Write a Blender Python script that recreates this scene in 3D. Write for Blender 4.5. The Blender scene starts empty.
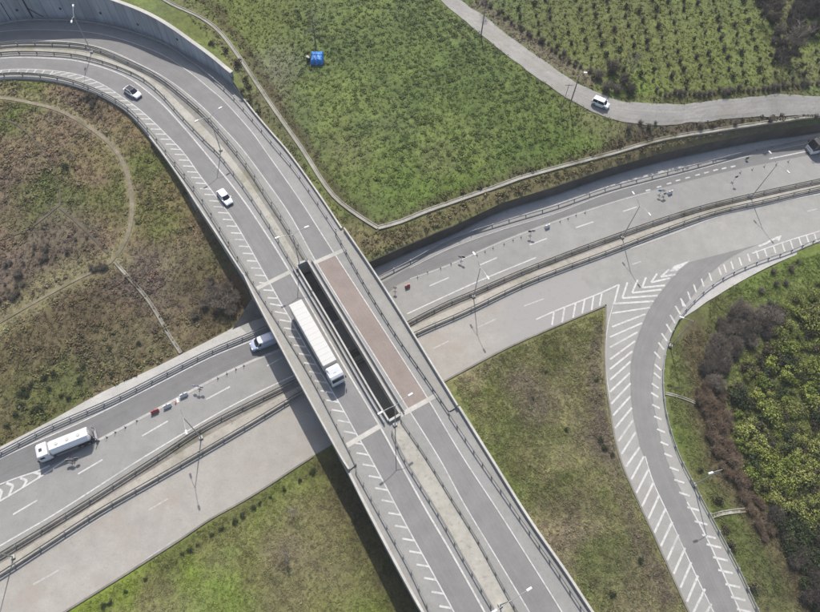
import bpy, bmesh, math, random
import numpy as np
from mathutils import Vector, Matrix
from mathutils.geometry import delaunay_2d_cdt, tessellate_polygon
random.seed(7); rng = np.random.default_rng(7)
R = math.radians
sc = bpy.context.scene

# ------------------------------------------------------------------ camera
F, H = 620.0, 107.0                         # focal length in photo pixels, drone height in metres
ROLL = math.atan2(-19., 344.); TILT = math.atan2(math.hypot(19., 344.), F)
cd = bpy.data.cameras.new("camera"); cam = bpy.data.objects.new("camera", cd)
sc.collection.objects.link(cam); sc.camera = cam
cd.sensor_fit = 'HORIZONTAL'; cd.sensor_width = 36.0; cd.lens = F / 820 * 36.0
cd.clip_start = 1; cd.clip_end = 3000
cam.matrix_world = Matrix.Translation((0, 0, H)) @ Matrix.Rotation(TILT, 4, 'X') @ Matrix.Rotation(-ROLL, 4, 'Z')
# ------------------------------------------------------------------ light
SUN_EL, SUN_AZ = R(51.5), R(5)              # sun from the top of the picture, a little to its left
to_sun = Vector((-math.sin(SUN_AZ) * math.cos(SUN_EL), math.cos(SUN_AZ) * math.cos(SUN_EL), math.sin(SUN_EL)))
world = bpy.data.worlds.new("World"); sc.world = world; world.use_nodes = True
wn = world.node_tree; bg = wn.nodes['Background']
sky = wn.nodes.new('ShaderNodeTexSky'); sky.sky_type = 'NISHITA'; sky.sun_disc = False
sky.sun_elevation = SUN_EL; sky.sun_rotation = -SUN_AZ; sky.dust_density = 2.5; sky.air_density = 1.0
wn.links.new(sky.outputs[0], bg.inputs[0]); bg.inputs[1].default_value = 0.125
sl = bpy.data.lights.new("sun", 'SUN'); sl.energy = 3.7; sl.angle = R(0.6); sl.color = (1, .955, .89)
so = bpy.data.objects.new("sun", sl); sc.collection.objects.link(so)
so.rotation_euler = to_sun.to_track_quat('Z', 'Y').to_euler(); so.location = (0, 0, 200)
sc.view_settings.view_transform = 'Standard'; sc.view_settings.look = 'None'
sc.view_settings.gamma = 1; sc.view_settings.exposure = 0.58
sc.cycles.max_bounces = 6

# ------------------------------------------------------------------ helpers: places
ct, st, cr, sr = math.cos(TILT), math.sin(TILT), math.cos(ROLL), math.sin(ROLL)
def at(px, py, z=0.0):
    u, v = px - 410, py - 306
    a, b = u * cr - v * sr, u * sr + v * cr
    d = (a, F * st - b * ct, -(F * ct + b * st)); k = (z - H) / d[2]
    return Vector((d[0] * k, d[1] * k, z))
def crv(pts, step=6.0):
    """smooth curve through picture points"""
    p = [np.array(q, float) for q in pts]; p = [2 * p[0] - p[1]] + p + [2 * p[-1] - p[-2]]
    out = []
    for i in range(1, len(p) - 2):
        n = max(2, int(np.linalg.norm(p[i + 1] - p[i]) / step))
        for k in range(n):
            t = k / n
            out.append(.5 * ((2 * p[i]) + (-p[i - 1] + p[i + 1]) * t + (2 * p[i - 1] - 5 * p[i] + 4 * p[i + 1] - p[i + 2]) * t * t
                             + (-p[i - 1] + 3 * p[i] - 3 * p[i + 1] + p[i + 2]) * t ** 3))
    out.append(p[-2]); return out
def W(pts, z=0.0, step=6.0, smooth=True):
    return [at(q[0], q[1], z) for q in (crv(pts, step) if smooth else pts)]
def resample(wp, n=None, d=None):
    P = np.array([list(p) for p in wp]); s = np.r_[0, np.cumsum(np.linalg.norm(np.diff(P, axis=0), axis=1))]
    if n is None: n = max(2, int(round(s[-1] / d)) + 1)
    t = np.linspace(0, s[-1], n)
    return [Vector([np.interp(x, s, P[:, k]) for k in range(3)]) for x in t]
def normals(P):
    out = []
    for i in range(len(P)):
        d = P[min(i + 1, len(P) - 1)] - P[max(i - 1, 0)]; d = Vector((d.x, d.y, 0)).normalized()
        out.append(Vector((d.y, -d.x, 0)))       # to the right of travel
    return out
def offset(P, o): return [p + n * o for p, n in zip(P, normals(P))]

# ------------------------------------------------------------------ helpers: objects
def link(o): sc.collection.objects.link(o); return o
def tag(o, label=None, cat=None, group=None, kind=None):
    if label: o['label'] = label
    if cat: o['category'] = cat
    if group: o['group'] = group
    if kind: o['kind'] = kind
    return o
def mesh(name, V, Fs, mats, parent=None, mi=None, smooth=False, uvs=None):
    me = bpy.data.meshes.new(name); me.from_pydata([tuple(v) for v in V], [], Fs)
    for m in (mats if isinstance(mats, (list, tuple)) else [mats]): me.materials.append(m)
    if mi is not None: me.polygons.foreach_set('material_index', mi)
    if smooth: me.polygons.foreach_set('use_smooth', [True] * len(me.polygons))
    if uvs is not None:
        uv = me.uv_layers.new(name='UVMap'); li = np.zeros(len(me.loops), int); me.loops.foreach_get('vertex_index', li)
        uv.data.foreach_set('uv', np.array(uvs, float)[li].ravel())
    me.update(); o = link(bpy.data.objects.new(name, me)); o.parent = parent; return o
def empty(name, loc=(0, 0, 0), rz=0):
    o = link(bpy.data.objects.new(name, None)); o.location = loc; o.rotation_euler = (0, 0, rz); o.empty_display_size = .5; return o
def children(o): return [c for c in list(bpy.data.objects) if c.parent == o]
def copy_tree(o, parent=None, kids=None):
    c = link(o.copy()); c.parent = parent
    for ch, sub in (kids if kids is not None else tree_of(o)): copy_tree(ch, c, sub)
    return c
def tree_of(o): return [(c, tree_of(c)) for c in children(o)]
class MB:
    def __init__(s): s.V = []; s.F = []; s.M = []
    def add(s, V, Fs, m=0):
        n = len(s.V); s.V += [tuple(v) for v in V]; s.F += [tuple(i + n for i in f) for f in Fs]; s.M += [m] * len(Fs); return s
    def box(s, x0, x1, y0, y1, z0, z1, m=0, M=None, taper=0):
        t = taper
        V = [Vector(p) for p in ((x0, y0, z0), (x1, y0, z0), (x1, y1, z0), (x0, y1, z0), (x0 + t, y0 + t, z1), (x1 - t, y0 + t, z1), (x1 - t, y1 - t, z1), (x0 + t, y1 - t, z1))]
        if M: V = [M @ v for v in V]
        return s.add(V, [(3, 2, 1, 0), (4, 5, 6, 7), (0, 1, 5, 4), (1, 2, 6, 5), (2, 3, 7, 6), (3, 0, 4, 7)], m)
    def tube(s, a, b, r0, r1=None, n=8, m=0, cap=True):
        a, b = Vector(a), Vector(b); r1 = r0 if r1 is None else r1
        q = (b - a).to_track_quat('Z', 'Y'); V = []
        for p, r in ((a, r0), (b, r1)):
            for k in range(n): V.append(p + q @ Vector((r * math.cos(k * 2 * math.pi / n), r * math.sin(k * 2 * math.pi / n), 0)))
        Fs = [(k, (k + 1) % n, n + (k + 1) % n, n + k) for k in range(n)]
        if cap: Fs += [tuple(range(n))[::-1], tuple(range(n, 2 * n))]
        return s.add(V, Fs, m)
    def loft(s, rings, m=0, cap=True):
        n = len(rings[0]); V = [v for r in rings for v in r]; Fs = []
        for i in range(len(rings) - 1):
            for k in range(n): Fs.append((i * n + k, i * n + (k + 1) % n, (i + 1) * n + (k + 1) % n, (i + 1) * n + k))
        if cap: Fs += [tuple(range(n))[::-1], tuple(range((len(rings) - 1) * n, len(rings) * n))]
        return s.add(V, Fs, m)
    def build(s, name, mats, parent=None, smooth=False, bevel=0):
        o = mesh(name, s.V, s.F, mats, parent, s.M, smooth)
        bm = bmesh.new(); bm.from_mesh(o.data); bmesh.ops.recalc_face_normals(bm, faces=bm.faces)
        if bevel: bmesh.ops.bevel(bm, geom=[e for e in bm.edges if e.calc_face_angle(0) > .5], offset=bevel, segments=2, affect='EDGES', clamp_overlap=True)
        bm.to_mesh(o.data); bm.free(); return o
def sweep(name, P, prof, mat, parent=None, closed=True, zs=None, smooth=False):
    N = normals(P); n = len(prof); V = []; Fs = []
    for i, (p, nn) in enumerate(zip(P, N)):
        for (o, dz) in prof:
            h = dz if zs is None else dz * zs[i]
            V.append(p + nn * o + Vector((0, 0, h)))
    for i in range(len(P) - 1):
        for k in range(n if closed else n - 1):
            Fs.append((i * n + k, (i + 1) * n + k, (i + 1) * n + (k + 1) % n, i * n + (k + 1) % n))
    if closed: Fs += [tuple(range(n)), tuple(range((len(P) - 1) * n, len(P) * n))[::-1]]
    o = mesh(name, V, Fs, mat, parent, smooth=smooth)
    bm = bmesh.new(); bm.from_mesh(o.data); bmesh.ops.recalc_face_normals(bm, faces=bm.faces); bm.to_mesh(o.data); bm.free(); return o
def poly(name, P, z, mat, parent=None):
    V = [Vector((p[0], p[1], z)) for p in P]; T = tessellate_polygon([V])
    Fs = []
    for t in T:
        a, b, c = (V[i] for i in t)
        Fs.append(t if (b - a).cross(c - a).z > 0 else t[::-1])
    return mesh(name, V, Fs, mat, parent)
def prism(name, P, z0, z1, mtop, mside, parent=None):
    V = [Vector((p[0], p[1], z1)) for p in P]; n = len(V); T = tessellate_polygon([V]); Fs = []; mi = []
    for t in T:
        a, b, c = (V[i] for i in t); t = t if (b - a).cross(c - a).z > 0 else t[::-1]
        Fs.append(t); mi.append(0); Fs.append(tuple(i + n for i in t[::-1])); mi.append(1)
    for k in range(n): Fs.append((k, (k + 1) % n, n + (k + 1) % n, n + k)); mi.append(1)
    V += [Vector((p[0], p[1], z0)) for p in P]
    o = mesh(name, V, Fs, [mtop, mside], parent, mi)
    bm = bmesh.new(); bm.from_mesh(o.data); bmesh.ops.recalc_face_normals(bm, faces=bm.faces); bm.to_mesh(o.data); bm.free(); return o
def between(name, L, Rr, z, mat, parent=None, d=3.0, cross=1):
    n = max(3, int(sum((b - a).length for a, b in zip(L, L[1:])) / d)); L = resample(L, n); Rr = resample(Rr, n)
    V = []; UV = []; Fs = []; s = 0; c1 = cross + 1
    for i in range(n):
        if i: s += (L[i] - L[i - 1]).length
        for k in range(c1):
            p = L[i].lerp(Rr[i], k / cross); V.append((p.x, p.y, z)); UV.append((s, k / cross))
    for i in range(n - 1):
        for k in range(cross):
            f = (i * c1 + k, (i + 1) * c1 + k, (i + 1) * c1 + k + 1, i * c1 + k + 1)
            a, b, c = (Vector(V[j]) for j in f[:3]); Fs.append(f if (b - a).cross(c - a).z > 0 else f[::-1])
    return mesh(name, V, Fs, mat, parent, uvs=UV)
def strip(mb, P, w, z):
    L = offset(P, -w / 2); Rr = offset(P, w / 2); n = len(P)
    mb.add([(p.x, p.y, z) for p in L] + [(p.x, p.y, z) for p in Rr], [(i, n + i, n + i + 1, i + 1) for i in range(n - 1)])
def quadline(mb, a, b, w, z): strip(mb, [Vector((a.x, a.y, z)), Vector((b.x, b.y, z))], w, z)

# ------------------------------------------------------------------ materials
def newmat(name):
    m = bpy.data.materials.new(name); m.use_nodes = True; nt = m.node_tree; return m, nt, nt.nodes['Principled BSDF']
def nz(nt, scale, detail=4, rough=.55, vec=None):
    n = nt.nodes.new('ShaderNodeTexNoise'); n.inputs['Scale'].default_value = scale; n.inputs['Detail'].default_value = detail; n.inputs['Roughness'].default_value = rough
    if vec: nt.links.new(vec, n.inputs['Vector'])
    return n.outputs['Fac']
def ramp(nt, fac, stops):
    r = nt.nodes.new('ShaderNodeValToRGB'); e = r.color_ramp.elements
    while len(e) < len(stops): e.new(.5)
    for i, (p, c) in enumerate(stops): e[i].position = p; e[i].color = (*c, 1) if len(c) == 3 else c
    nt.links.new(fac, r.inputs[0]); return r.outputs[0]
def mix(nt, a, b, fac=None, mode='MIX', f=1.0):
    n = nt.nodes.new('ShaderNodeMix'); n.data_type = 'RGBA'; n.blend_type = mode; n.inputs[0].default_value = f
    if fac is not None: nt.links.new(fac, n.inputs[0])
    for v, k in ((a, 6), (b, 7)):
        if isinstance(v, (tuple, list)): n.inputs[k].default_value = (*v[:3], 1)
        else: nt.links.new(v, n.inputs[k])
    return n.outputs[2]
def g(v): return (v, v, v)
def posvec(nt, sc3=(1, 1, 1)):
    ge = nt.nodes.new('ShaderNodeNewGeometry'); mp = nt.nodes.new('ShaderNodeMapping'); mp.inputs['Scale'].default_value = sc3
    nt.links.new(ge.outputs['Position'], mp.inputs[0]); return mp.outputs[0]
def surface(name, col, var=.12, big=.05, fine=3.0, rough=.85, stain=None, uvstreak=0, bump=.0, dirt=0, fade=None):
    m, nt, b = newmat(name); p = posvec(nt)
    c = mix(nt, tuple(x * (1 - var) for x in col), tuple(x * (1 + var) for x in col), ramp(nt, nz(nt, big, 5, .6, p), [(.3, g(0)), (.7, g(1))]))
    c = mix(nt, c, ramp(nt, nz(nt, fine, 3, .7, p), [(.25, g(.90)), (.75, g(1.09))]), mode='MULTIPLY')
    c = mix(nt, c, ramp(nt, nz(nt, .35, 4, .65, p), [(.3, g(.90)), (.7, g(1.08))]), mode='MULTIPLY')
    if stain:
        s = ramp(nt, nz(nt, .11, 6, .7, p), [(.52, g(0)), (.66, g(1))]); c = mix(nt, c, stain, s)
    if fade:
        sx = nt.nodes.new('ShaderNodeSeparateXYZ'); nt.links.new(p, sx.inputs[0]); mr = nt.nodes.new('ShaderNodeMapRange'); mr.inputs['From Min'].default_value = fade[0]; mr.inputs['From Max'].default_value = fade[1]
        nt.links.new(sx.outputs[0], mr.inputs['Value']); ad = nt.nodes.new('ShaderNodeMath'); ad.operation = 'MULTIPLY_ADD'; nt.links.new(nz(nt, .12, 5, .65, p), ad.inputs[0]); ad.inputs[1].default_value = 1.2; nt.links.new(mr.outputs[0], ad.inputs[2])
        c = mix(nt, c, fade[2], ramp(nt, ad.outputs[0], [(.75, g(0)), (1.1 if False else 1.0, g(1))]))
    if dirt:
        s = ramp(nt, nz(nt, 1.1, 6, .75, p), [(.55, g(0)), (.7, g(dirt))]); c = mix(nt, c, tuple(x * .45 for x in col), s)
    if uvstreak:
        uv = nt.nodes.new('ShaderNodeUVMap'); mp = nt.nodes.new('ShaderNodeMapping'); mp.inputs['Scale'].default_value = (.012, 9, 1)
        nt.links.new(uv.outputs[0], mp.inputs[0])
        c = mix(nt, c, ramp(nt, nz(nt, 1.0, 3, .6, mp.outputs[0]), [(.3, g(1 - uvstreak)), (.7, g(1 + uvstreak))]), mode='MULTIPLY')
    nt.links.new(c, b.inputs['Base Color']); b.inputs['Roughness'].default_value = rough; b.inputs['Specular IOR Level'].default_value = .3
    if bump:
        bp = nt.nodes.new('ShaderNodeBump'); bp.inputs['Strength'].default_value = bump; bp.inputs['Distance'].default_value = .1
        nt.links.new(nz(nt, 2.5, 5, .7, p), bp.inputs['Height']); nt.links.new(bp.outputs[0], b.inputs['Normal'])
    return m
def plain(name, col, rough=.5, metal=0, coat=0, var=.06):
    m, nt, b = newmat(name)
    tc = nt.nodes.new('ShaderNodeTexCoord')
    c = mix(nt, tuple(x * (1 - var) for x in col), tuple(min(1, x * (1 + var)) for x in col), nz(nt, 2.0, 4, .6, tc.outputs['Object']))
    nt.links.new(c, b.inputs['Base Color']); b.inputs['Roughness'].default_value = rough; b.inputs['Metallic'].default_value = metal
    b.inputs['Coat Weight'].default_value = coat; return m
def vegmat(name, var=.25, gain=1.0, fine=1.6):
    m, nt, b = newmat(name); at_ = nt.nodes.new('ShaderNodeVertexColor'); at_.layer_name = 'Col'; p = posvec(nt)
    c = mix(nt, at_.outputs[0], ramp(nt, nz(nt, fine, 5, .75, p), [(.28, g(1 - var * 1.4)), (.72, g(1 + var * 1.6))]), mode='MULTIPLY')
    c = mix(nt, c, ramp(nt, nz(nt, .5, 4, .7, p), [(.3, (.86, .80, .86)), (.7, (1.16, 1.18, 1.0))]), mode='MULTIPLY')
    if gain != 1: c = mix(nt, c, g(gain), mode='MULTIPLY')
    nt.links.new(c, b.inputs['Base Color']); b.inputs['Roughness'].default_value = .95; b.inputs['Specular IOR Level'].default_value = .1
    return m
def leafmat(name, cols, rnd=.35):
    """foliage: per object and per leaf change of colour"""
    m, nt, b = newmat(name); oi = nt.nodes.new('ShaderNodeObjectInfo'); at_ = nt.nodes.new('ShaderNodeVertexColor'); at_.layer_name = 'Col'
    c = ramp(nt, oi.outputs['Random'], [(i / max(1, len(cols) - 1), c) for i, c in enumerate(cols)])
    c = mix(nt, c, at_.outputs[0], mode='MULTIPLY')
    nt.links.new(c, b.inputs['Base Color']); b.inputs['Roughness'].default_value = .8; b.inputs['Specular IOR Level'].default_value = .2
    return m
M = {}
M['asph'] = surface('asphalt', (.216, .212, .198), .07, .04, 4, uvstreak=0, dirt=.25)
M['asph_hi'] = surface('asphalt_pale', (.240, .234, .215), .08, .05, 4, stain=(.215, .208, .19), dirt=.3)
M['asph_dk'] = surface('asphalt_lane', (.162, .159, .154), .05, .04, 4, uvstreak=.09)
M['asph_ld'] = surface('asphalt_open_lane', (.140, .138, .134), .05, .04, 4, uvstreak=.09)
M['asph_E'] = surface('asphalt_exit', (.165, .162, .154), .05, .04, 4, uvstreak=.1)
M['conc_road'] = surface('concrete_road', (.268, .252, .224), .08, .05, 3, stain=(.25, .222, .19), dirt=.3, uvstreak=0, fade=(at(465, 320).x, at(600, 300).x, (.235, .228, .214)))
M['pink'] = surface('pink_asphalt', (.205, .168, .148), .08, .06, 3, uvstreak=.06)
M['conc'] = surface('concrete', (.34, .33, .305), .12, .12, 3, dirt=.5)
M['conc_dirty'] = surface('concrete_dirty', (.29, .272, .235), .15, .2, 1.5, stain=(.20, .185, .14), dirt=.7)
M['med_dk'] = surface('median_tarmac', (.185, .178, .16), .15, .3, 2, stain=(.13, .125, .08), dirt=.7)
M['med_lt'] = surface('median_slabs', (.30, .288, .25), .14, .2, 2, stain=(.21, .20, .145), dirt=.7)
M['gravel'] = surface('gravel', (.19, .172, .145), .25, .3, 2.5, stain=(.10, .095, .06), dirt=.8, bump=.3)
M['curb'] = surface('kerb', (.37, .355, .32), .12, .2, 2, dirt=.4)
M['kerb_dk'] = surface('dark_kerb', (.15, .14, .115), .25, .3, 2, dirt=.7)  # kerb coloured as the dark line between road and grass
M['dark_soil'] = surface('dark_soil', (.085, .07, .052), .3, .3, 1.5, stain=(.05, .055, .025))
M['line'] = surface('road_paint', (.50, .495, .475), .12, .3, 3, dirt=.5)
M['line_worn'] = surface('worn_paint', (.34, .33, .305), .15, .5, 2.5, dirt=.9)
M['steel'] = surface('galvanised_steel', (.24, .245, .25), .12, .6, 3, rough=.55)
M['steel_dk'] = surface('dull_steel', (.165, .165, .155), .12, .6, 3, rough=.6)
M['stone'] = surface('stone_wall', (.075, .066, .056), .3, .3, 2, stain=(.045, .04, .03), bump=.5)
M['farm'] = surface('farm_road', (.235, .225, .205), .10, .15, 2, stain=(.21, .195, .165), dirt=.5, uvstreak=.12)
M['path'] = surface('dirt_path', (.18, .152, .108), .25, .5, 2, stain=(.09, .085, .045), dirt=.8)
M['ditch'] = surface('channel_concrete', (.25, .235, .195), .2, .3, 2, stain=(.12, .11, .075), dirt=.8)
M['base'] = surface('far_ground', (.07, .085, .035), .3, .05, 1)
M['veg'] = vegmat('vegetation_ground', .26)
M['tuft'] = vegmat('vegetation', .18, 1.1)
M['white'] = plain('white_paint', (.68, .68, .68), .35, coat=.5, var=.02)
M['offwhite'] = plain('trailer_white', (.41, .405, .38), .6, var=.05)
M['glass'] = plain('dark_glass', (.012, .014, .018), .08, coat=.3)
M['tyre'] = plain('tyre', (.02, .02, .02), .8)
M['rim'] = plain('rim', (.45, .45, .46), .3, .8)
M['black'] = plain('black_plastic', (.03, .03, .032), .6)
M['grey'] = plain('grey_metal', (.25, .25, .26), .5, .4)
M['silver'] = plain('silver_blue_paint', (.42, .46, .56), .35, .2, .5)
M['lampglass'] = plain('headlight', (.75, .76, .78), .15)
M['red'] = plain('red_plastic', (.30, .06, .055), .45)
M['orange'] = plain('orange_plastic', (.6, .14, .03), .5)
M['whitep'] = plain('white_plastic', (.55, .54, .52), .45)
M['blue'] = plain('blue_tarp', (.015, .17, .50), .4, var=.25)
M['bluesign'] = plain('blue_sign', (.12, .28, .42), .4)
M['wood'] = plain('pole_wood', (.20, .17, .14), .8, var=.2)
M['pole'] = plain('lamp_pole', (.32, .32, .31), .5, .3)
M['bark'] = plain('bark', (.12, .10, .085), .9, var=.3)
M['tail'] = plain('tail_light', (.35, .01, .01), .3)
def wall_material():
    m, nt, b = newmat('streaked_concrete_wall'); uv = nt.nodes.new('ShaderNodeUVMap')
    mp = nt.nodes.new('ShaderNodeMapping'); mp.inputs['Scale'].default_value = (.9, .35, 1); nt.links.new(uv.outputs[0], mp.inputs[0])
    c = mix(nt, (.24, .25, .265), (.43, .45, .47), nz(nt, 1.0, 5, .7, mp.outputs[0]))
    mp2 = nt.nodes.new('ShaderNodeMapping'); mp2.inputs['Scale'].default_value = (.25, .05, 1); nt.links.new(uv.outputs[0], mp2.inputs[0])
    c = mix(nt, c, ramp(nt, nz(nt, 1.0, 3, .6, mp2.outputs[0]), [(.35, g(.7)), (.65, g(1.1))]), mode='MULTIPLY')
    sx = nt.nodes.new('ShaderNodeSeparateXYZ'); nt.links.new(uv.outputs[0], sx.inputs[0]); k = sx.outputs[0]
    for op, v in (('DIVIDE', 2.4), ('FRACT', 0), ('LESS_THAN', .07)):
        mm = nt.nodes.new('ShaderNodeMath'); mm.operation = op; mm.inputs[1].default_value = v; nt.links.new(k, mm.inputs[0]); k = mm.outputs[0]
    c = mix(nt, c, mix(nt, c, g(.6), mode='MULTIPLY'), k)
    nt.links.new(c, b.inputs['Base Color']); b.inputs['Roughness'].default_value = .85; return m
M['wallc'] = wall_material()

# ------------------------------------------------------------------ traced lines (photo pixels)
ZD = 6.6      # height of the upper carriageway
A_wall = [(-90, 47), (-45, 33), (0, 22), (51, 17.4), (90, 20.5), (128, 28), (166.7, 44.5), (210, 68), (234, 86)]
A_wall_top = [(-90, -4), (0, -25), (51, -20), (97, -1), (128, 5), (154, 18), (179.5, 33), (210, 59), (238.5, 77)]
A_rail_out = [(-90, 54), (0, 26.5), (51, 22), (102.6, 26.5), (159, 43), (190, 62), (210, 77), (238, 103), (277, 149), (295, 170.5), (315, 199), (336, 231)]
A_edge_n = [(234, 86), (251, 109), (272, 134), (286, 150), (302.6, 172), (323, 201), (342, 229.5)]
A_edge_b = [(345, 231), (370, 267), (396, 307), (425.6, 355), (457.7, 405)]
A_edge_s = [(459, 407.7), (489.7, 457), (528, 518), (564, 570), (589.7, 609), (632, 672)]
A_out = [(-90, 60), (-45, 43), (0, 32), (51, 30), (102.6, 34.6), (154, 51), (185, 69), (210, 89), (225.6, 102.6), (251, 131), (264, 149), (284.6, 178), (302.6, 204), (320.5, 232), (338.5, 260), (369, 307), (400, 355), (425.6, 395), (461.5, 455), (497, 509), (528, 557.6), (559, 607), (598, 672)]
A_in = [(-90, 70), (-45, 53), (0, 42), (51, 40.5), (100, 47.5), (141, 65), (170, 81), (199.7, 104.5), (226, 131), (243, 150), (264, 178), (290, 215), (315, 260), (343.6, 307), (371, 350), (400, 396), (438.5, 457), (464, 503.7), (495, 555), (529.5, 612), (565, 672)]
A_rail_in = [(-90, 76), (-45, 58), (0, 47), (51, 45.6), (90, 49), (126, 62.5), (158, 78.4), (182.5, 97), (207, 119), (231.6, 147), (250, 171), (266.7, 197), (284.6, 224), (307, 262)]
B_rail_med = [(-90, 83), (-45, 65), (0, 55), (51, 54.5), (90, 59.5), (133.5, 74.7), (158, 91.5), (182.5, 118), (207, 143.5), (219, 155), (238.5, 180), (254, 202), (272, 230), (288.5, 257.7), (297, 271)]
B_out = [(-90, 87), (-45, 69), (0, 58.5), (51, 58.5), (86, 63), (126, 77), (158, 100.4), (182.5, 126), (209.5, 158), (241, 197), (266.7, 234.6), (284.6, 262.8), (308.6, 304), (344, 366), (379.5, 425.6), (400, 463), (425.6, 509), (451, 552), (484.6, 612), (517, 672)]
B_hatch = [(-90, 99), (-45, 81), (0, 70.5), (38.5, 69.7), (77, 74.4), (102.6, 84.6), (120.5, 96), (143.6, 113), (166.7, 135), (184.6, 154), (200, 175.6), (215, 195), (231, 216.7), (246, 241), (264, 273), (280.8, 303), (292, 322), (316, 364), (342, 407.7), (359, 438.5), (369, 455), (395, 503.7), (410, 532), (425.6, 560), (454, 612), (486, 672)]
B_rail_in = [(-90, 106), (-45, 87), (0, 77), (38.5, 77), (72, 83), (102.6, 95), (128, 110), (150, 133), (170, 158), (187.5, 180), (204.6, 204.6), (225.6, 238.5), (247, 274)]
B_rail_s = [(356, 470), (384.6, 521.7), (410, 568), (428, 606), (463, 672)]
B_walk_in = [(247.7, 274), (265, 302), (284.6, 333), (315, 384), (351, 454), (356, 465)]
B_edge_n = [(-90, 110), (-45, 90), (0, 79.5), (38.5, 79.5), (72, 85.5), (102.6, 97), (128, 113), (150, 138), (165.4, 158), (182.5, 182.5), (197, 205), (215, 232), (243.6, 275.6)]
B_edge_b = [(243.6, 275.6), (255, 300), (277, 342), (302.6, 389.7), (338.5, 455), (350, 471)]
B_edge_s = [(350, 474), (367, 508), (390, 552), (410, 589), (423, 612), (458, 672)]
A_walk_in = [(336, 233), (354, 266), (377, 305), (400, 341), (425.6, 378), (448.7, 412)]
A_rail_s = [(449, 414), (477, 456), (513, 508), (554, 567), (582, 609), (626, 672)]
med_s_B = [(392, 432), (405, 460), (438.5, 514), (464, 559), (495, 612), (530, 672)]
med_s_A = [(401, 420), (425.6, 456), (451, 497), (479.5, 543), (513, 604), (556, 672)]
slot = [(298, 267), (307, 262.5), (399, 415), (389.6, 421)]
# lower road
C_verge = [(-90, 494), (0, 447), (51, 420.5), (102.6, 392), (154, 368), (182, 354), (210, 340), (238, 325), (300, 299), (345, 281)]
C_wall = [(338, 277), (366.7, 263), (410, 244), (451, 227), (502.6, 202.6), (554, 187), (610, 168), (661, 153.5), (712.6, 142), (764, 132), (820, 124), (900, 109)]
C_rail_n = [(-90, 500), (0, 454), (51, 428), (115, 400), (166.7, 374), (210, 352.5), (249, 336), (300, 314), (377, 279), (410, 262), (451, 240), (502.6, 223), (554, 207.7), (610, 188.5), (687, 168.5), (753.6, 151), (820, 137), (900, 120)]
C_line_n = [(-90, 505), (13, 452.6), (84.6, 420.5), (154, 386), (210, 357.7), (251, 341), (300, 320), (379, 285), (410, 268), (451, 248), (502.6, 229.5), (554, 214), (610, 193), (687, 172.5), (753.6, 155), (820, 141), (900, 125)]
C_close = [(-90, 535), (0, 486), (41, 470), (69, 457), (97, 441), (154, 411), (210, 381), (250, 362), (300, 341), (379, 300), (400, 283.5), (451, 263), (502.6, 240), (559, 219), (610, 202.5), (650, 191), (730, 171), (820, 153), (900, 137)]
C_line_s = [(-90, 601), (0, 546), (51, 516.5), (102.6, 483.7), (146, 456), (210, 418), (251, 396), (295, 375), (350, 348), (407, 314), (477, 282), (536, 257.7), (610, 232), (687, 206), (751, 190), (820, 174.5), (900, 158)]
med_n = [(-90, 608), (0, 553.7), (51, 523), (102.6, 491), (159, 455), (210, 422.6), (296, 380), (350, 353), (433, 309), (472, 292), (528, 268), (610, 237), (687, 211), (751, 195), (820, 180), (900, 163)]
med_s = [(-90, 632), (0, 576.8), (51, 544), (102.6, 511), (154, 481.6), (200, 455), (251, 425), (302.6, 394), (350, 369), (415, 335.5), (464, 314), (528, 283.5), (610, 252.6), (661, 233), (712.6, 215), (764, 203), (820, 190), (900, 174)]
D_line_n = [(-90, 642), (0, 587), (110, 518), (200, 462), (302.6, 399), (415, 340), (464, 319), (528, 290), (580, 268), (630.5, 248.7), (680, 231), (712.6, 218.5), (752, 208), (789.5, 200), (820, 194), (900, 178)]
D_edge = [(-40, 674), (0, 651), (64, 612), (123, 575.5), (179.5, 539.6), (210, 519), (251, 496), (313, 456), (380, 417), (443.6, 381.5), (502.6, 350), (554, 327), (606, 305)]
E_left = [(606, 305), (606, 325.6), (605, 364), (610, 410), (619.5, 456), (637, 498.6), (657, 542), (689, 612), (718, 672)]
E_lane_l = [(689.5, 262), (677, 272), (657, 297), (650, 307), (642, 325), (635, 345), (630.5, 365), (630.5, 390), (632, 410), (636, 430), (640, 447), (645, 458), (653, 482), (666, 510), (682, 545), (698, 580), (714, 613), (742, 672)]
E_lane_r = [(900, 206), (820, 233), (789, 241), (756, 252.6), (735, 263), (720, 270.5), (706, 282), (690, 299), (676, 316), (665, 334), (656, 355), (653, 375), (653, 400), (658, 425), (665, 455), (676, 480), (687, 502), (700, 525), (713, 551), (738, 607), (768, 672)]
E_right = [(900, 213), (820, 240), (789.5, 252.6), (753.6, 265), (720, 281), (694.6, 301), (678, 321), (667.7, 343.6), (663, 366.7), (663, 395), (667.7, 423), (678, 455), (694.6, 488), (712.6, 521.7), (738, 570), (756, 609), (787, 672)]
E_verge = [(900, 219), (820, 246), (776.7, 263), (738, 283), (715, 297), (707, 308), (706, 323)]
farm_lo = [(390, -45), (438.5, 0), (477, 31), (515, 61.5), (554, 89.7), (579.5, 105), (610, 116.7), (635.6, 120.8), (674, 120.5), (725, 114.5), (764, 111.5), (820, 109), (910, 106)]
farm_up = [(412, -45), (459, 0), (484.6, 16.7), (515, 41), (554, 69), (579.5, 86), (610, 98.7), (630.5, 103), (674, 104), (712.6, 100), (751, 96), (789.5, 93.6), (820, 93.6), (910, 91)]
channel = [(130, -30), (164, 0), (200, 17.5), (220.5, 33), (241, 60), (259, 87), (279.5, 117), (302.6, 150), (325.6, 186), (341, 203), (364, 219.5), (378, 228)]
channel2 = [(378, 228), (400, 222), (425.6, 211.5), (451, 202.6), (502.6, 184.6), (520.5, 178), (560, 167), (610, 154), (661, 139.7), (712.6, 131), (764, 123)]

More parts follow.
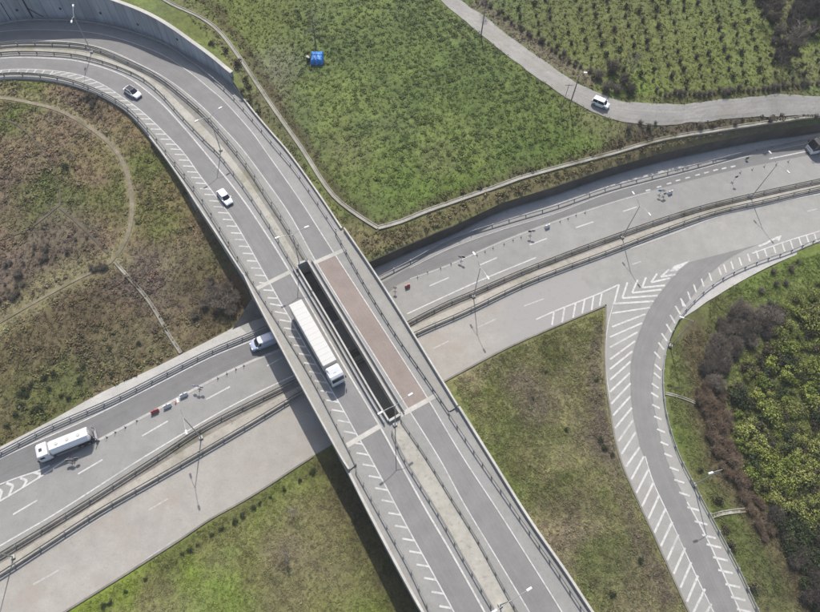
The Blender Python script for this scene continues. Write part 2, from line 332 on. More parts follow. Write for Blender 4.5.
# ------------------------------------------------------------------ terrain
def tps(ctrl):
    C = np.array([(c[0], c[1]) for c in ctrl]); z = np.array([c[2] for c in ctrl]); n = len(C)
    def U(d): return np.where(d > 1e-6, d * d * np.log(d + 1e-9), 0) / 1000
    D = np.linalg.norm(C[:, None] - C[None], axis=2); A = np.zeros((n + 3, n + 3)); A[:n, :n] = U(D) + np.eye(n) * .3
    A[:n, n] = 1; A[:n, n + 1:] = C; A[n, :n] = 1; A[n + 1:, :n] = C.T
    w = np.linalg.solve(A, np.r_[z, 0, 0, 0])
    def f(P):
        P = np.asarray(P, float).reshape(-1, 2); out = np.empty(len(P))
        for i in range(0, len(P), 4000):
            q = P[i:i + 4000]; out[i:i + 4000] = U(np.linalg.norm(q[:, None] - C[None], axis=2)) @ w[:n] + w[n] + q @ w[n + 1:]
        return out
    return f
_lat = rng.random((256, 256))
def vnoise(P, s, oct=4, seed=0):
    P = np.asarray(P, float)[:, :2] / s + seed * 17.3; out = np.zeros(len(P)); amp = 1; tot = 0
    for o in range(oct):
        q = P * 2 ** o; i = np.floor(q).astype(int); f = q - i; f = f * f * (3 - 2 * f)
        a = _lat[i[:, 0] % 256, i[:, 1] % 256]; b = _lat[(i[:, 0] + 1) % 256, i[:, 1] % 256]
        c = _lat[i[:, 0] % 256, (i[:, 1] + 1) % 256]; d = _lat[(i[:, 0] + 1) % 256, (i[:, 1] + 1) % 256]
        out += amp * ((a * (1 - f[:, 0]) + b * f[:, 0]) * (1 - f[:, 1]) + (c * (1 - f[:, 0]) + d * f[:, 0]) * f[:, 1]); tot += amp; amp *= .55
    return out / tot
def inside(P, poly_):
    P = np.asarray(P, float); x, y = P[:, 0], P[:, 1]; r = np.zeros(len(P), bool); n = len(poly_)
    for i in range(n):
        x0, y0 = poly_[i][0], poly_[i][1]; x1, y1 = poly_[(i + 1) % n][0], poly_[(i + 1) % n][1]
        if y0 == y1: continue
        c = ((y0 > y) != (y1 > y)) & (x < (x1 - x0) * (y - y0) / (y1 - y0) + x0); r ^= c
    return r
def dist_to(P, line):
    P = np.asarray(P, float)[:, :2]; L = np.array([(p[0], p[1]) for p in line]); d = np.full(len(P), 1e9)
    for a, b in zip(L, L[1:]):
        ab = b - a; t = np.clip(((P - a) @ ab) / max(ab @ ab, 1e-9), 0, 1); d = np.minimum(d, np.linalg.norm(P - (a + t[:, None] * ab), axis=1))
    return d
def G(px, py, zg, zp=None):
    p = at(px, py, zg if zp is None else zp); return (p.x, p.y, zg)
def edge(pts, zp, zfun):
    out = []
    n = len(pts)
    for i, q in enumerate(pts):
        zg = zfun[i] if isinstance(zfun, (list, tuple)) else zfun
        p = at(q[0], q[1], zp if zp is not None else zg); out.append((p.x, p.y, zg))
    return out
GREEN = np.array((.066, .098, .020)); GREEN2 = np.array((.05, .074, .022)); DRY = np.array((.150, .132, .082)); TAN = np.array((.135, .122, .07))
PURP = np.array((.088, .071, .060)); BROWN = np.array((.075, .060, .038)); DKG = np.array((.034, .047, .018)); YG = np.array((.10, .118, .034)); OLIVE = np.array((.072, .078, .030)); GREY = np.array((.17, .16, .14))
def colourer(base, mixcol, thr, blobs, seed, lines=()):
    """ground colour from a base, a second colour in noise patches, and named patches (px,py,z,r,colour,strength)"""
    B = [(np.array(at(b[0], b[1], b[2])[:2]), b[3], b[4], b[5]) for b in blobs]
    def f(P):
        P = np.asarray(P, float)[:, :2]; n1 = vnoise(P, 14, 5, seed); n2 = vnoise(P, 4, 4, seed + 3); n3 = vnoise(P, 1.3, 3, seed + 5)
        k = np.clip((n1 * .65 + n2 * .35 - thr) * 7 + .5, 0, 1)[:, None]; c = base * (1 - k) + mixcol * k
        for (q, r, col, s) in B:
            d = np.linalg.norm(P - q, axis=1) / r + (n2 - .5) * 1.3; w = (s * np.clip(1.5 - d * 1.15, 0, 1))[:, None]; c = c * (1 - w) + col * w
        for (ln, wd, col, s) in lines:
            d = dist_to(P, ln) / wd + (n2 - .5) * 1.1; w = (s * np.clip(1.6 - d * 1.3, 0, 1))[:, None]; c = c * (1 - w) + col * w
        return c * (.72 + .56 * n3[:, None])
    return f
PATCH = {}
def patch(name, bd, ctrl, col, step=1.7, rough=.18):
    zf0 = tps([b for b in bd] + list(ctrl)); B = np.array([(b[0], b[1]) for b in bd])
    x0, y0 = B.min(0); x1, y1 = B.max(0); gx, gy = np.meshgrid(np.arange(x0, x1, step), np.arange(y0, y1, step))
    Q = np.c_[gx.ravel(), gy.ravel()] + (rng.random((gx.size, 2)) - .5) * step * .5
    Q = Q[inside(Q, bd)]; Q = Q[dist_to(Q, list(bd) + [bd[0]]) > step * .6]
    zi = zf0(Q) + (vnoise(Q, 5, 3, 9) - .5) * rough * 2
    pts = [Vector(b) for b in B] + [Vector(q) for q in Q]; n = len(B)
    r = delaunay_2d_cdt(pts, [], [list(range(n))] if Vector((0, 0)) is None else [list(range(n))], 1, 1e-5)
    zin = np.r_[[b[2] for b in bd], zi]
    V = [(v.x, v.y, zin[o[0]] if o else 0) for v, o in zip(r[0], r[3])]
    o = mesh(name, V, r[2], M['veg'], smooth=True)
    at_ = o.data.color_attributes.new('Col', 'FLOAT_COLOR', 'POINT'); c = col(np.array(V)); at_.data.foreach_set('color', np.c_[c, np.ones(len(c))].ravel())
    tag(o, kind='structure')
    def zf(P): return zf0(P) + (vnoise(np.asarray(P, float).reshape(-1, 2), 5, 3, 9) - .5) * rough * 2
    PATCH[name] = (bd, zf, col); return zf, zf0

# far ground sheet
mesh('ground', [(-900, -700, -3), (900, -700, -3), (900, 1100, -3), (-900, 1100, -3)], [(0, 1, 2, 3)], M['base'])['kind'] = 'structure'

# --- field north-east of the upper road (orchard, scrub, farm road on it)
wtop_w = []   # heights of the tall retaining wall are found from its top line
def proj(p):
    d = Vector(p) - Vector((0, 0, H)); fw = d.y * st - d.z * ct; a, b = d.x / fw * F, (-d.y * ct - d.z * st) / fw * F
    return 410 + a * cr + b * sr, 306 - a * sr + b * cr
wallP = resample(W(A_wall, ZD), d=2.5); topc = np.array(crv(A_wall_top, 3))
def wall_h(p):
    best = (1e9, 1)
    for h in np.arange(.6, 12, .1):
        q = proj(p + Vector((0, 0, h))); d = np.min(np.hypot(topc[:, 0] - q[0], topc[:, 1] - q[1]))
        if d < best[0]: best = (d, h)
    return best[1]
wallH = np.array([wall_h(p) for p in wallP]); wallH = np.convolve(np.r_[[wallH[0]] * 3, wallH, [wallH[-1]] * 3], np.ones(7) / 7, 'valid')
ZF = 7.4; ZC = 4.6
bd = [(p.x, p.y, ZD + h - .15) for p, h in list(zip(offset(wallP, -.3), wallH))[::3]]
bd += edge(A_edge_n[1:], ZD, [6.2, 6.0, 5.8, 5.4, 5.0, 4.4])
bd += edge([(350, 240), (356, 250)], ZD, [4.0, 3.2])
bd += edge(C_wall[1:], 3.2, 3.15)
bd += [G(930, 60, 8), G(930, -80, 10), G(600, -110, 12), G(300, -110, 14), G(0, -110, 18), G(-120, -60, 18)]
ctrl = [G(x, y, ZF) for x, y in farm_lo[1:-1] + farm_up[1:-1]] + [G(x, y, z) for (x, y), z in zip(channel[1:], [12.5, 11, 10, 8.8, 7.6, 6.8, 6.2, 5.6, 5.3, 5.0, 4.7])] + [G(x, y, ZC) for x, y in channel2]
ctrl += [G(350, 60, 8), G(420, 100, 7.2), G(380, 170, 6.3), G(470, 150, 6.3), G(520, 130, 6.5), G(330, 140, 6.8), G(300, 80, 7.6), G(600, 40, 8), G(700, 40, 8), G(800, 40, 8)]
OFFS = Vector((0, 0, 0))
chw = W(channel, 7.2) ; ch2w = W(channel2, ZC); fu = W(farm_up, ZF)
col_ne = colourer(np.array((.086, .108, .046)), np.array((.112, .140, .046)), .5, [
    (330, 190, 6, 13, YG, .4), (440, 195, 6, 17, GREEN * 1.4, .7), (560, 150, 6, 15, GREEN * 1.3, .6), (265, 90, 8, 6, DRY, .5), (275, 62, 8, 6, GREY, .45), (350, 150, 7, 5, DRY, .3),
    (205, 25, 11, 7, OLIVE, .7), (240, 20, 10, 14, YG * 1.05, .7), (250, 130, 7, 6, OLIVE, .6), (400, 60, 7, 22, GREEN2 * 1.35, .6), (500, 90, 7, 18, GREEN2 * 1.15, .6), (440, 160, 6, 5, DRY, .3),
    (640, 88, 8, 7, GREEN * 2.0, .9), (690, 60, 8, 24, YG * 1.02, .65), (600, 40, 8, 22, OLIVE * 1.25, .7), (780, 40, 8, 20, YG, .5), (780, 10, 8, 7, PURP, .5), (800, 70, 8, 8, TAN, .3),
    (590, 118, 7, 5, TAN, .5), (620, 130, 7, 5, DRY, .5), (640, 130, 7, 5, PURP, .5), (790, 118, 6, 6, OLIVE, .8)], 1,
    [(W([(340, 240), (400, 235), (451, 216), (502, 194), (560, 178), (610, 161), (700, 138), (800, 124)], 4.4), 3.4, np.array((.135, .108, .065)), .8),
     (W([(480, 5), (515, 32), (554, 60), (590, 80)], 7.4), 2.2, PURP * 1.4, .7), (offset(chw, -1.6), 1.3, BROWN * .8, .8), (offset(ch2w, -1.4), 1.1, BROWN * .8, .7), (offset(chw, 2.4), 1.8, DRY * .8, .5),
     (W([(620, 100), (700, 98), (800, 88)], 7.4), 1.2, BROWN, .7), (W([(640, 126), (700, 124), (800, 114)], 7), 1.8, PURP, .55)])
ne, ne0 = patch('field', bd, ctrl, col_ne)
def zne(p): return float(ne([(p[0], p[1])])[0])
# --- bank inside the loop, left
bd = edge(B_edge_n[:-1], ZD, [6.2, 6.2, 6.2, 6.2, 6.2, 6.1, 6.0, 5.4, 4.9, 4.2, 3.6, 2.7])
bd = [(p[0] + .9, p[1] + .3, p[2]) for p in bd] + [(at(251, 275, ZD).x, at(251, 275, ZD).y, 1.4), (at(262, 292, ZD).x, at(262, 292, ZD).y, .3), G(262, 318, .02)]
bd += edge(C_verge[7::-1], None, .02) + [G(-120, 400, 1.5), G(-120, 250, 3.2)]
ctrl = [G(60, 120, 5.8), G(120, 160, 5.2), G(100, 250, 3.6), G(170, 230, 3.8), G(40, 200, 4.6), G(200, 280, 2.2), G(0, 320, 2.2), G(100, 340, 1.4), G(0, 400, 1), G(180, 310, 1.6)]
lp0 = [(-60, 95), (0, 98), (30, 103), (60, 111), (90, 128), (112, 146), (124, 165), (131, 190), (132, 215), (127, 238), (116, 257), (104, 267)]
Lp = W([(115, 262), (60, 280), (0, 322), (-40, 350)], 3)
col_l = colourer(np.array((.128, .110, .055)), np.array((.150, .112, .075)), .5, [
    (30, 130, 5, 10, TAN * .95, .5), (20, 200, 4, 12, PURP * 1.2, .5), (50, 220, 4, 9, OLIVE * 1.15, .7), (110, 200, 4, 6, GREEN, .45), (60, 195, 4, 6, GREEN, .4), (145, 165, 5, 6, GREEN, .55), (160, 225, 4, 5, GREEN, .5), (15, 120, 5, 4, GREEN, .6),
    (75, 240, 3, 8, PURP * 1.2, .6), (15, 270, 3, 9, PURP * 1.2, .6), (50, 270, 3, 8, PURP * 1.2, .6), (5, 290, 2.5, 8, PURP * 1.2, .6), (70, 350, 1.5, 18, BROWN * 1.15, .8), (20, 370, 1, 14, np.array((.095, .082, .045)), .7), (120, 330, 1.5, 14, BROWN * 1.1, .6), (100, 375, 1, 9, TAN * .85, .6),
    (160, 345, 1, 9, TAN * .9, .6), (60, 400, .5, 7, GREEN, .5), (20, 415, .5, 8, OLIVE * 1.3, .5), (170, 280, 2, 9, PURP * 1.2, .7), (190, 260, 3, 8, TAN, .5), (130, 270, 3, 6, PURP * 1.15, .7), (220, 260, 2, 7, OLIVE, .6), (215, 300, 1, 8, BROWN, .7), (90, 105, 6, 9, PURP * 1.1, .5), (30, 88, 6, 7, GREEN * 1.0, .6), (105, 110, 6, 5, BROWN * 1.3, .6), (5, 95, 6, 5, DRY, .4)], 2,
    [(Lp, 3.6, TAN * 1.25, .85), (W(lp0, 4), 1.1, TAN * 1.3, .8)])
loopz, _ = patch('bank', bd, ctrl, col_l)
def zl(p): return float(loopz([(p[0], p[1])])[0])
# --- grass south-west, between lower road and the ramp
sw_bd = [(p.x, p.y, -.03) for p in offset(W(D_edge[:8], 0, smooth=False), -.2)]
sw_bd += [(*at(352, 432, 0)[:2], -.03), (*at(400, 480, ZD)[:2], 0), (*at(440, 560, ZD)[:2], 0), (*at(480, 640, ZD)[:2], 0), (*at(500, 700, ZD)[:2], 0), G(-60, 720, 0)]
col_sw = colourer(np.array((.118, .156, .026)), np.array((.120, .125, .048)), .5, [(300, 515, 0, 4.5, TAN, .7), (290, 550, 0, 3.5, PURP * 1.4, .7), (275, 540, 0, 3, DRY, .5), (220, 565, 0, 3, DRY * .9, .5), (340, 560, 0, 5, TAN * .95, .6), (350, 590, 0, 4, DRY * .8, .5), (280, 600, 0, 6, DRY * .85, .5), (165, 605, 0, 4, DRY, .7), (195, 605, 0, 3, DRY, .6), (305, 570, 0, 5, TAN, .5), (330, 500, 0, 5, BROWN * 1.5, .5), (160, 570, 0, 4, BROWN * 1.2, .5), (210, 600, 0, 6, GREEN * 1.7, .5)], 3,
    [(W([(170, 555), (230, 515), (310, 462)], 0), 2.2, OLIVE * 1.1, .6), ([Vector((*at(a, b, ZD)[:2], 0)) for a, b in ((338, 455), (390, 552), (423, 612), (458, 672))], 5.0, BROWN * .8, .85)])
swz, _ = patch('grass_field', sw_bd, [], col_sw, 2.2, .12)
# --- triangle between upper road, lower road and exit ramp
se_bd = [(*at(430, 340, ZD)[:2], -.03)] + [(p.x, p.y, -.03) for p in offset(W(D_edge, 0), -.35) if at(452, 378, 0).x - 6 < p.x] + [(p.x, p.y, -.03) for p in offset(W(E_left, 0, smooth=False), -.2)]
se_bd += [G(700, 720, 0), (*at(620, 700, ZD)[:2], 0), (*at(560, 610, ZD)[:2], 0), (*at(500, 520, ZD)[:2], 0), (*at(440, 430, ZD)[:2], 0)]
col_se = colourer(np.array((.118, .122, .050)), TAN * 1.3, .54, [(440, 395, 0, 6, GREEN * 1.05, .6), (500, 470, 0, 9, GREEN * 1.15, .7), (520, 440, 0, 9, GREEN * .95, .5), (560, 380, 0, 9, OLIVE * 1.1, .5), (535, 400, 0, 5, PURP * 1.3, .7), (520, 378, 0, 3, PURP * 1.4, .6), (500, 350, 0, 6, OLIVE * .9, .6), (600, 400, 0, 8, TAN, .5), (598, 440, 0, 4, PURP * 1.2, .7), (560, 500, 0, 5, OLIVE * .8, .6), (575, 550, 0, 8, PURP * 1.5, .6), (600, 580, 0, 7, GREEN * 1.1, .6), (640, 560, 0, 9, OLIVE * 1.1, .5), (470, 345, 0, 4, OLIVE, .5), (555, 345, 0, 6, OLIVE * .85, .6), (640, 600, 0, 6, PURP * 1.1, .5), (520, 455, 0, 5, BROWN * 1.3, .5), (660, 590, 0, 5, TAN, .4)], 4,
    [(W([(600, 330), (596, 380), (604, 440), (640, 540), (665, 590)], 0), 1.6, PURP * 1.15, .55)])
sez, _ = patch('grass_field', se_bd, [], col_se, 2.0, .15)
# --- beyond the exit ramp
r_bd = [(p.x, p.y, -.03) for p in offset(W(E_right, 0, smooth=False), .25)] + [G(800, 720, -.5), G(960, 700, -1), G(960, 400, 0), G(960, 200, 0)]
ctrl = [G(690, 380, -.8), G(700, 450, -1), G(740, 500, -1.2), G(770, 560, -1.2), G(760, 400, -.6), G(800, 300, 0), G(750, 290, -.2), G(850, 450, -.3)]
col_r = colourer(np.array((.118, .112, .055)), np.array((.10, .118, .042)), .5, [(690, 400, 0, 4, OLIVE * 1.2, .5), (685, 440, 0, 5, GREEN * 1.1, .7), (700, 330, 0, 4, PURP * 1.1, .6), (745, 275, 0, 9, GREEN * 1.4, .7), (800, 262, 0, 8, GREEN * 1.4, .7), (740, 350, 0, 12, BROWN * .9, .9), (710, 410, 0, 6, BROWN * 1.1, .9), (725, 460, 0, 6, BROWN, .8), (750, 500, 0, 7, BROWN * .8, .9), (775, 540, 0, 6, BROWN * .8, .9), (720, 520, 0, 6, GREEN, .6), (730, 560, 0, 6, TAN * .8, .6), (755, 580, 0, 8, GREEN * 1.0, .5), (780, 600, 0, 6, TAN * 1.1, .6), (805, 560, 0, 8, DKG * .8, .9), (790, 400, 0, 26, np.array((.085, .105, .032)), .8)], 5,
    [(W([(690, 330), (700, 390), (712, 430), (730, 480), (760, 520), (790, 560), (810, 600)], -.8), 3.0, BROWN * 1.1, .8)])
rz_, _ = patch('embankment', r_bd, ctrl, col_r, 1.9, .3)

# ------------------------------------------------------------------ lower road
ZR = 0.02
cw = W(C_wall, 3.2)
motor = W(C_verge[:-1], ZR) + [at(300, 299, 0), at(330, 284, 0)] + [p for p in offset(cw[2:], -.2)]
motor += W([(905, 160)], ZR, smooth=False) + W(E_right, ZR) + [at(718, 672, 0)] + W(E_left, ZR)[::-1][1:] + W(D_edge, ZR)[::-1][1:] + [at(-90, 700, 0)]
road = prism('road', motor, -.6, ZR, M['asph_hi'], M['conc']); tag(road, kind='structure')
between('dark_lane', offset(W(C_line_n, ZR), -.2), W(C_close, ZR), ZR + .008, M['asph_ld'], road)
between('north_shoulder', W(C_rail_n, ZR)[:], W(C_line_n, ZR), ZR + .004, M['asph'], road)
between('south_lanes', W(C_close, ZR), offset(W(C_line_s, ZR), 1.0), ZR + .004, M['asph'], road)
k = 12
D_n = W(med_s, ZR); D_s = W(D_edge, ZR)
between('concrete_surface', W([(-60, 618), (0, 582), (51, 549), (102.6, 516), (154, 486), (200, 460), (251, 430), (302.6, 399), (350, 374), (415, 340), (464, 319), (528, 289), (575, 270)], ZR),
        W([(-60, 684), (0, 649.5), (64, 610.5), (123, 574), (179.5, 538), (210, 518), (251, 495), (313, 455), (380, 416), (443.6, 380.5), (502.6, 348), (554, 326), (604, 305.5)], ZR), ZR + .005, M['conc_road'], road)
between('exit_lane', W(E_lane_l, ZR), W([(760, 244), (735, 255), (712, 272), (692, 297), (675, 318), (664, 336), (656, 355), (653, 375), (653, 400), (658, 425), (665, 455), (676, 480), (687, 502), (700, 525), (713, 551), (738, 607), (768, 672)], ZR), ZR + .006, M['asph_E'], road)
# verge slabs
vn = between('verge', W(C_verge[:-2], ZR), offset(W(C_rail_n[:7], ZR), -.3), ZR + .03, M['conc'], road)
between('verge', offset(cw[3:], .35), offset(W(C_rail_n[8:], ZR), -.5), ZR + .03, M['conc'], road)
between('verge', W(E_right[:7], ZR), W(E_verge[:-2] + [(703, 304), (697, 309)], ZR), ZR + .03, M['conc'], None)['kind'] = 'structure'
# median of the lower road: soil with a raised concrete gutter
mN, mS = W(med_n, ZR), W(med_s, ZR)
medn = between('median', offset(mN, -.1), offset(mS, .15), ZR + .05, M['gravel']); tag(medn, kind='structure')
n = 160; a, b = resample(mN, n), resample(mS, n); mid = [p.lerp(q, .45) for p, q in zip(a, b)]; q2 = [p.lerp(q, .92) for p, q in zip(a, b)]
between('median_slab', mid, q2, ZR + .09, M['conc_dirty'], medn)
def kerb(P, label, cat='kerb', h=.14, w=.3, mat='kerb_dk', grp=None):
    o = sweep('kerb', [Vector((p.x, p.y, ZR)) for p in P], [(-w / 2, -.1), (-w / 2, h), (w / 2, h), (w / 2, -.1)], M[mat]); tag(o, label, cat); return o
kerb(offset(W(D_edge[:8], 0), .05), 'low concrete kerb between the concrete road and the bright grass, left of the bridge')
kerb(offset(W(D_edge[9:], 0), .05), 'low concrete kerb along the top of the grass triangle right of the bridge')
kerb(offset(W(E_left, 0), .05), 'pale kerb along the left side of the exit ramp beside the grass triangle')

def paint(name, col, under, lo, hi):
    m, nt, b = newmat(name); p = posvec(nt); c = mix(nt, tuple(x * .9 for x in col), col, nz(nt, .4, 4, .6, p))
    c = mix(nt, c, under, ramp(nt, nz(nt, 1.7, 7, .8, p), [(lo, g(0)), (hi, g(.85))])); c = mix(nt, c, tuple(x * .8 for x in under), ramp(nt, nz(nt, .18, 3, .6, p), [(.5, g(0)), (.75, g(.45))]))
    nt.links.new(c, b.inputs['Base Color']); b.inputs['Roughness'].default_value = .8; return m
M['line'] = paint('road_paint', (.46, .455, .435), (.22, .215, .20), .48, .66)
M['line_worn'] = paint('worn_road_paint', (.38, .37, .345), (.25, .24, .225), .42, .60)
# painted marks of the lower road
zm = ZR + .014
def marks(name, parent, mat, items):
    """items: ('l', pts, w) line through picture points; ('s', a, b, w) one stroke"""
    mb = MB()
    for i_, it in enumerate(items):
        z = it[-1] if it[0] in 'LS' else zm; zs_ = zm + (i_ % 4) * .004
        if it[0] == 'l': strip(mb, resample(W(it[1], 0), d=2), it[2], zm + .018 + .004 * (i_ % 2))
        elif it[0] == 'L': strip(mb, resample(W(it[1], ZD), d=2), it[2], z + .006)
        elif it[0] == 's': quadline(mb, at(*it[1]), at(*it[2]), it[3], zs_)
        elif it[0] == 'S': quadline(mb, at(*it[1], ZD), at(*it[2], ZD), it[3], z)
    o = mb.build(name, mat, parent)
    for p in o.data.polygons:
        if p.normal.z < 0: p.flip()
    return o
marks('edge_line', road, M['line'], [('l', C_line_n[:7], .22)])
marks('edge_line', road, M['line_worn'], [('l', C_line_n[8:], .18)])
marks('edge_line', road, M['line'], [('l', C_line_s[:9], .26)])
marks('edge_line', road, M['line'], [('l', C_line_s[9:12], .26)])
marks('edge_line', road, M['line_worn'], [('l', D_line_n[9:], .32)])
marks('edge_line', road, M['line_worn'], [('l', [(64, 541.5), (110, 512)], .16), ('l', [(140, 563), (175, 540)], .18)])
marks('closure_line', road, M['line_worn'], [('l', C_close[4:10], .5), ('l', [(410, 279), (451, 264.5), (502.6, 241.5), (559, 220.5), (610, 203.5), (650, 192)], .22)])
marks('closure_line', road, M['line'], [('s', (769, 159), (806, 151.5), .3), ('s', (806, 151.5), (900, 134), .3)])
dash = [((78, 474), (102.6, 459.6)), ((13, 514.5), (37.7, 500)), ((142, 436), (168, 421)), ((206, 399.5), (230, 386.7)), ((267, 366), (282, 357.7)),
        ((429.5, 286), (448.7, 277.7)), ((480, 265), (497, 257.7)), ((529.5, 245), (547, 238.5)), ((576, 227.7), (593.6, 221.8)), ((623, 211.5), (637, 207))]
for a_, b_ in dash: marks('lane_dash', road, M['line'], [('s', a_, b_, .26)])
for a_, b_ in [((33, 584.5), (59, 570)), ((148.7, 510), (168, 498.6)), ((433, 348.7), (448.7, 341)), ((477, 327.7), (496, 319)), ((524, 306), (543.6, 299)), ((632, 264.6), (641, 261.5)), ((807, 211.5), (817, 209))]:
    marks('lane_dash', road, M['line_worn'], [('s', a_, b_, .26)])
sd = [(648, 190.3), (659, 186.9), (669, 183.6), (678, 180.5), (687.5, 177.8), (697.5, 175), (706.5, 172.6), (715.5, 170.2), (724, 168.4), (733, 166.6)]
marks('short_dashes', road, M['line'], [('s', (x - 2.3, y + .6), (x + 2.3, y - .6), .35) for x, y in sd])
# chevrons at far left
up = [(-60, 515), (0, 484.5), (41, 470), (50, 465.5)]; lo = [(-60, 534), (0, 501), (38.5, 478), (69, 457.6)]
marks('chevron_marking', road, M['line'], [('l', up, .25), ('l', lo, .3)] +
      [x for (ax, ay, bx, by, cx_, cy_) in [(6.5, 483, 13.5, 485.5, 9, 495), (20.5, 478, 27, 480.5, 23, 487.5), (34, 472.5, 40.5, 474, 38.5, 478.5), (-4, 488, 2, 491, -1, 501)] for x in (('s', (ax, ay), (bx, by), .4), ('s', (bx, by), (cx_, cy_), .4))])
# gore of the exit ramp
g1 = []
for P in [((669, 269.5), (660.8, 277), (675.5, 274.4)), ((657, 273.8), (651, 282.6), (670, 278.2)), ((646, 277.4), (642, 287.7), (665, 285.4)), ((637.6, 280), (632, 293), (661.3, 289.7)), ((627.4, 282.5), (622.3, 298.2), (657.5, 295.6)), ((619, 284.6), (614, 303.8), (653.6, 301.3))]:
    g1 += [('s', P[0], P[1], .36), ('s', P[1], P[2], .42)]
R3 = lambda x, y: (610 + x / 3.9, 300 + y / 3.9)
R4 = lambda x, y: (610 + x / 3.9, 455 + y / 3.9)
for a_, b_ in [((10, 14), (170, 5)), ((8, 52), (155, 30)), ((8, 105), (138, 55)), ((0, 145), (125, 90)), ((0, 185), (108, 125)), ((0, 232), (98, 160)), ((0, 270), (87, 200)), ((0, 312), (80, 240)), ((0, 358), (77, 285)), ((5, 405), (80, 325)), ((12, 450), (80, 375)), ((20, 500), (85, 420)), ((33, 550), (90, 468)), ((45, 600), (100, 515))]:
    g1.append(('s', R3(*a_), R3(*b_), .34))
for a_, b_ in [((62, 45), (115, -30)), ((83, 95), (132, 5)), ((103, 148), (150, 55)), ((125, 200), (170, 105)), ((150, 248), (192, 155)), ((173, 303), (217, 208)), ((198, 355), (243, 260)), ((223, 410), (267, 310)), ((248, 463), (293, 362)), ((275, 517), (317, 418)), ((300, 572), (343, 470)), ((322, 620), (370, 522)), ((345, 670), (395, 580)), ((370, 725), (420, 635))]:
    g1.append(('s', R4(*a_), R4(*b_), .34))
g1 += [('l', [(610, 400), (605.6, 366), (607, 330), (613, 305)], .12), ('l', [(645, 456), (653, 482), (666, 510), (682, 545), (698, 580), (714, 613), (740, 668)], .2)]
marks('gore_hatching', road, M['line'], g1)
tipo = poly('gore_tip', [at(*q) for q in ((669.5, 271.5), (674, 266), (689.5, 260.8), (677, 271))], zm, M['line'], road)
marks('shoulder_hatching', road, M['line'], [('l', [(536, 319.7), (554, 311.5), (575.6, 303), (602, 292.5), (619, 284.6)], .3)] + [('s', a_, b_, .32) for a_, b_ in [((554, 311.5), (552, 325)), ((564.6, 307.7), (562, 322.6)), ((575.6, 303), (573, 318)), ((584.6, 300), (582, 313.6)), ((593.6, 296), (591.5, 310)), ((601.8, 293), (599.5, 306))]])
# ticks along the right side of the exit ramp
tk = []
for x, y in [(280, 595), (307, 568), (330, 540), (360, 518), (390, 495), (427, 473), (447, 462), (475, 450), (507, 435), (540, 420), (573, 408), (605, 400), (640, 387), (675, 380), (707, 370), (740, 357), (770, 350), (800, 342)]:
    X, Y = 610 + x / 3.9, 150 + y / 3.9; s = 1.0
    tk.append(('s', (X - 1.0, Y - 4), (X + 1.6, Y + 4), .32))
for x, y in [(285, 10), (265, 40), (245, 75), (230, 110), (212, 145), (200, 180), (185, 215), (187, 262), (185, 295), (177, 335), (175, 370), (180, 415), (188, 460), (200, 510), (213, 560), (228, 605)]:
    X, Y = R3(x, y); f = min(1, max(0, (y - 100) / 350)); tk.append(('s', (X - 2.6 - f * 1.6, Y - 4.2 + f * 2.5), (X + 2.4 + f * 1.2, Y + 4.2 - f * 2.5), .34))
for i, (x, y) in enumerate([(250, 55), (270, 103), (290, 153), (325, 210), (355, 265), (385, 318), (405, 355), (430, 405), (450, 455), (478, 510), (500, 560), (522, 607), (545, 660)]):
    X, Y = R4(x, y); w = 4.6 + min(i, 6) * .45; tk.append(('s', (X - w, Y - 1.8), (X + w, Y + 1.6), .34))
tk += [('l', [(687, 502), (700, 525), (713, 551), (738, 607), (765, 668)], .24), ('l', [(752, 253.5), (789, 240.5), (820, 231), (895, 206)], .26)]
marks('ramp_shoulder_marks', road, M['line'], tk)
ar = marks('turn_arrow', road, M['line'], [('l', [(758.7, 246.3), (766, 243.5), (773, 239.5), (778, 237.3)], .45)])
poly('turn_arrow', [at(*q) for q in ((774, 237.8), (781.5, 235.3), (779, 241.5))], zm + .004, M['line'], road)

# ------------------------------------------------------------------ upper road
fillN = W(B_edge_n, ZD)[:-1] + W([(243.6, 277), (250, 292), (298, 267), (307, 262.5), (356, 246), (345, 231)], ZD, smooth=False) + [p for p in W(A_edge_n, ZD)[::-1]] + offset(W(A_wall, ZD), -.3)[::-1][1:]
ramp_n = prism('ramp', fillN, -.5, ZD, M['asph'], M['conc']); tag(ramp_n, kind='structure')
fillS = W([(338, 451), (389.6, 421), (399, 415), (449, 389), (457.7, 405)], ZD, smooth=False) + W(A_edge_s, ZD) + W(B_edge_s, ZD)[::-1]
ramp_s = prism('ramp', fillS, -.5, ZD, M['asph'], M['conc']); tag(ramp_s, kind='structure')
bridge = empty('overpass_bridge', at(350, 345, 0)); tag(bridge, 'grey concrete motorway overpass in two halves with an open slot between them', 'bridge')
Mi = Matrix.Translation(-bridge.location)
def inbridge(o):
    o.data.transform(Mi); o.parent = bridge; return o
jB0, jB1, jA0, jA1 = (250, 292), (298, 267), (307, 262.5), (356, 246)
deckB = W([jB0, (277, 342), (302.6, 389.7), (338, 451), (389.6, 421), (370, 389), (334, 327), jB1], ZD, smooth=False)
deckA = W([jA0, (343.5, 323), (399, 415), (449, 389), (425.6, 355), (396, 307), (370, 267), jA1], ZD, smooth=False)
inbridge(prism('deck', deckB, ZD - 1.3, ZD, M['asph'], M['conc'])); inbridge(prism('deck', deckA, ZD - 1.3, ZD, M['asph'], M['conc']))
zo = ZD + .006; zk = ZD + .018
def seg(pts, y0, y1): return [p for p in crv(pts, 3) if y0 <= p[1] <= y1]
def S2(pts, y0, y1, z=ZD): return [at(p[0], p[1], z) for p in seg(pts, y0, y1)]
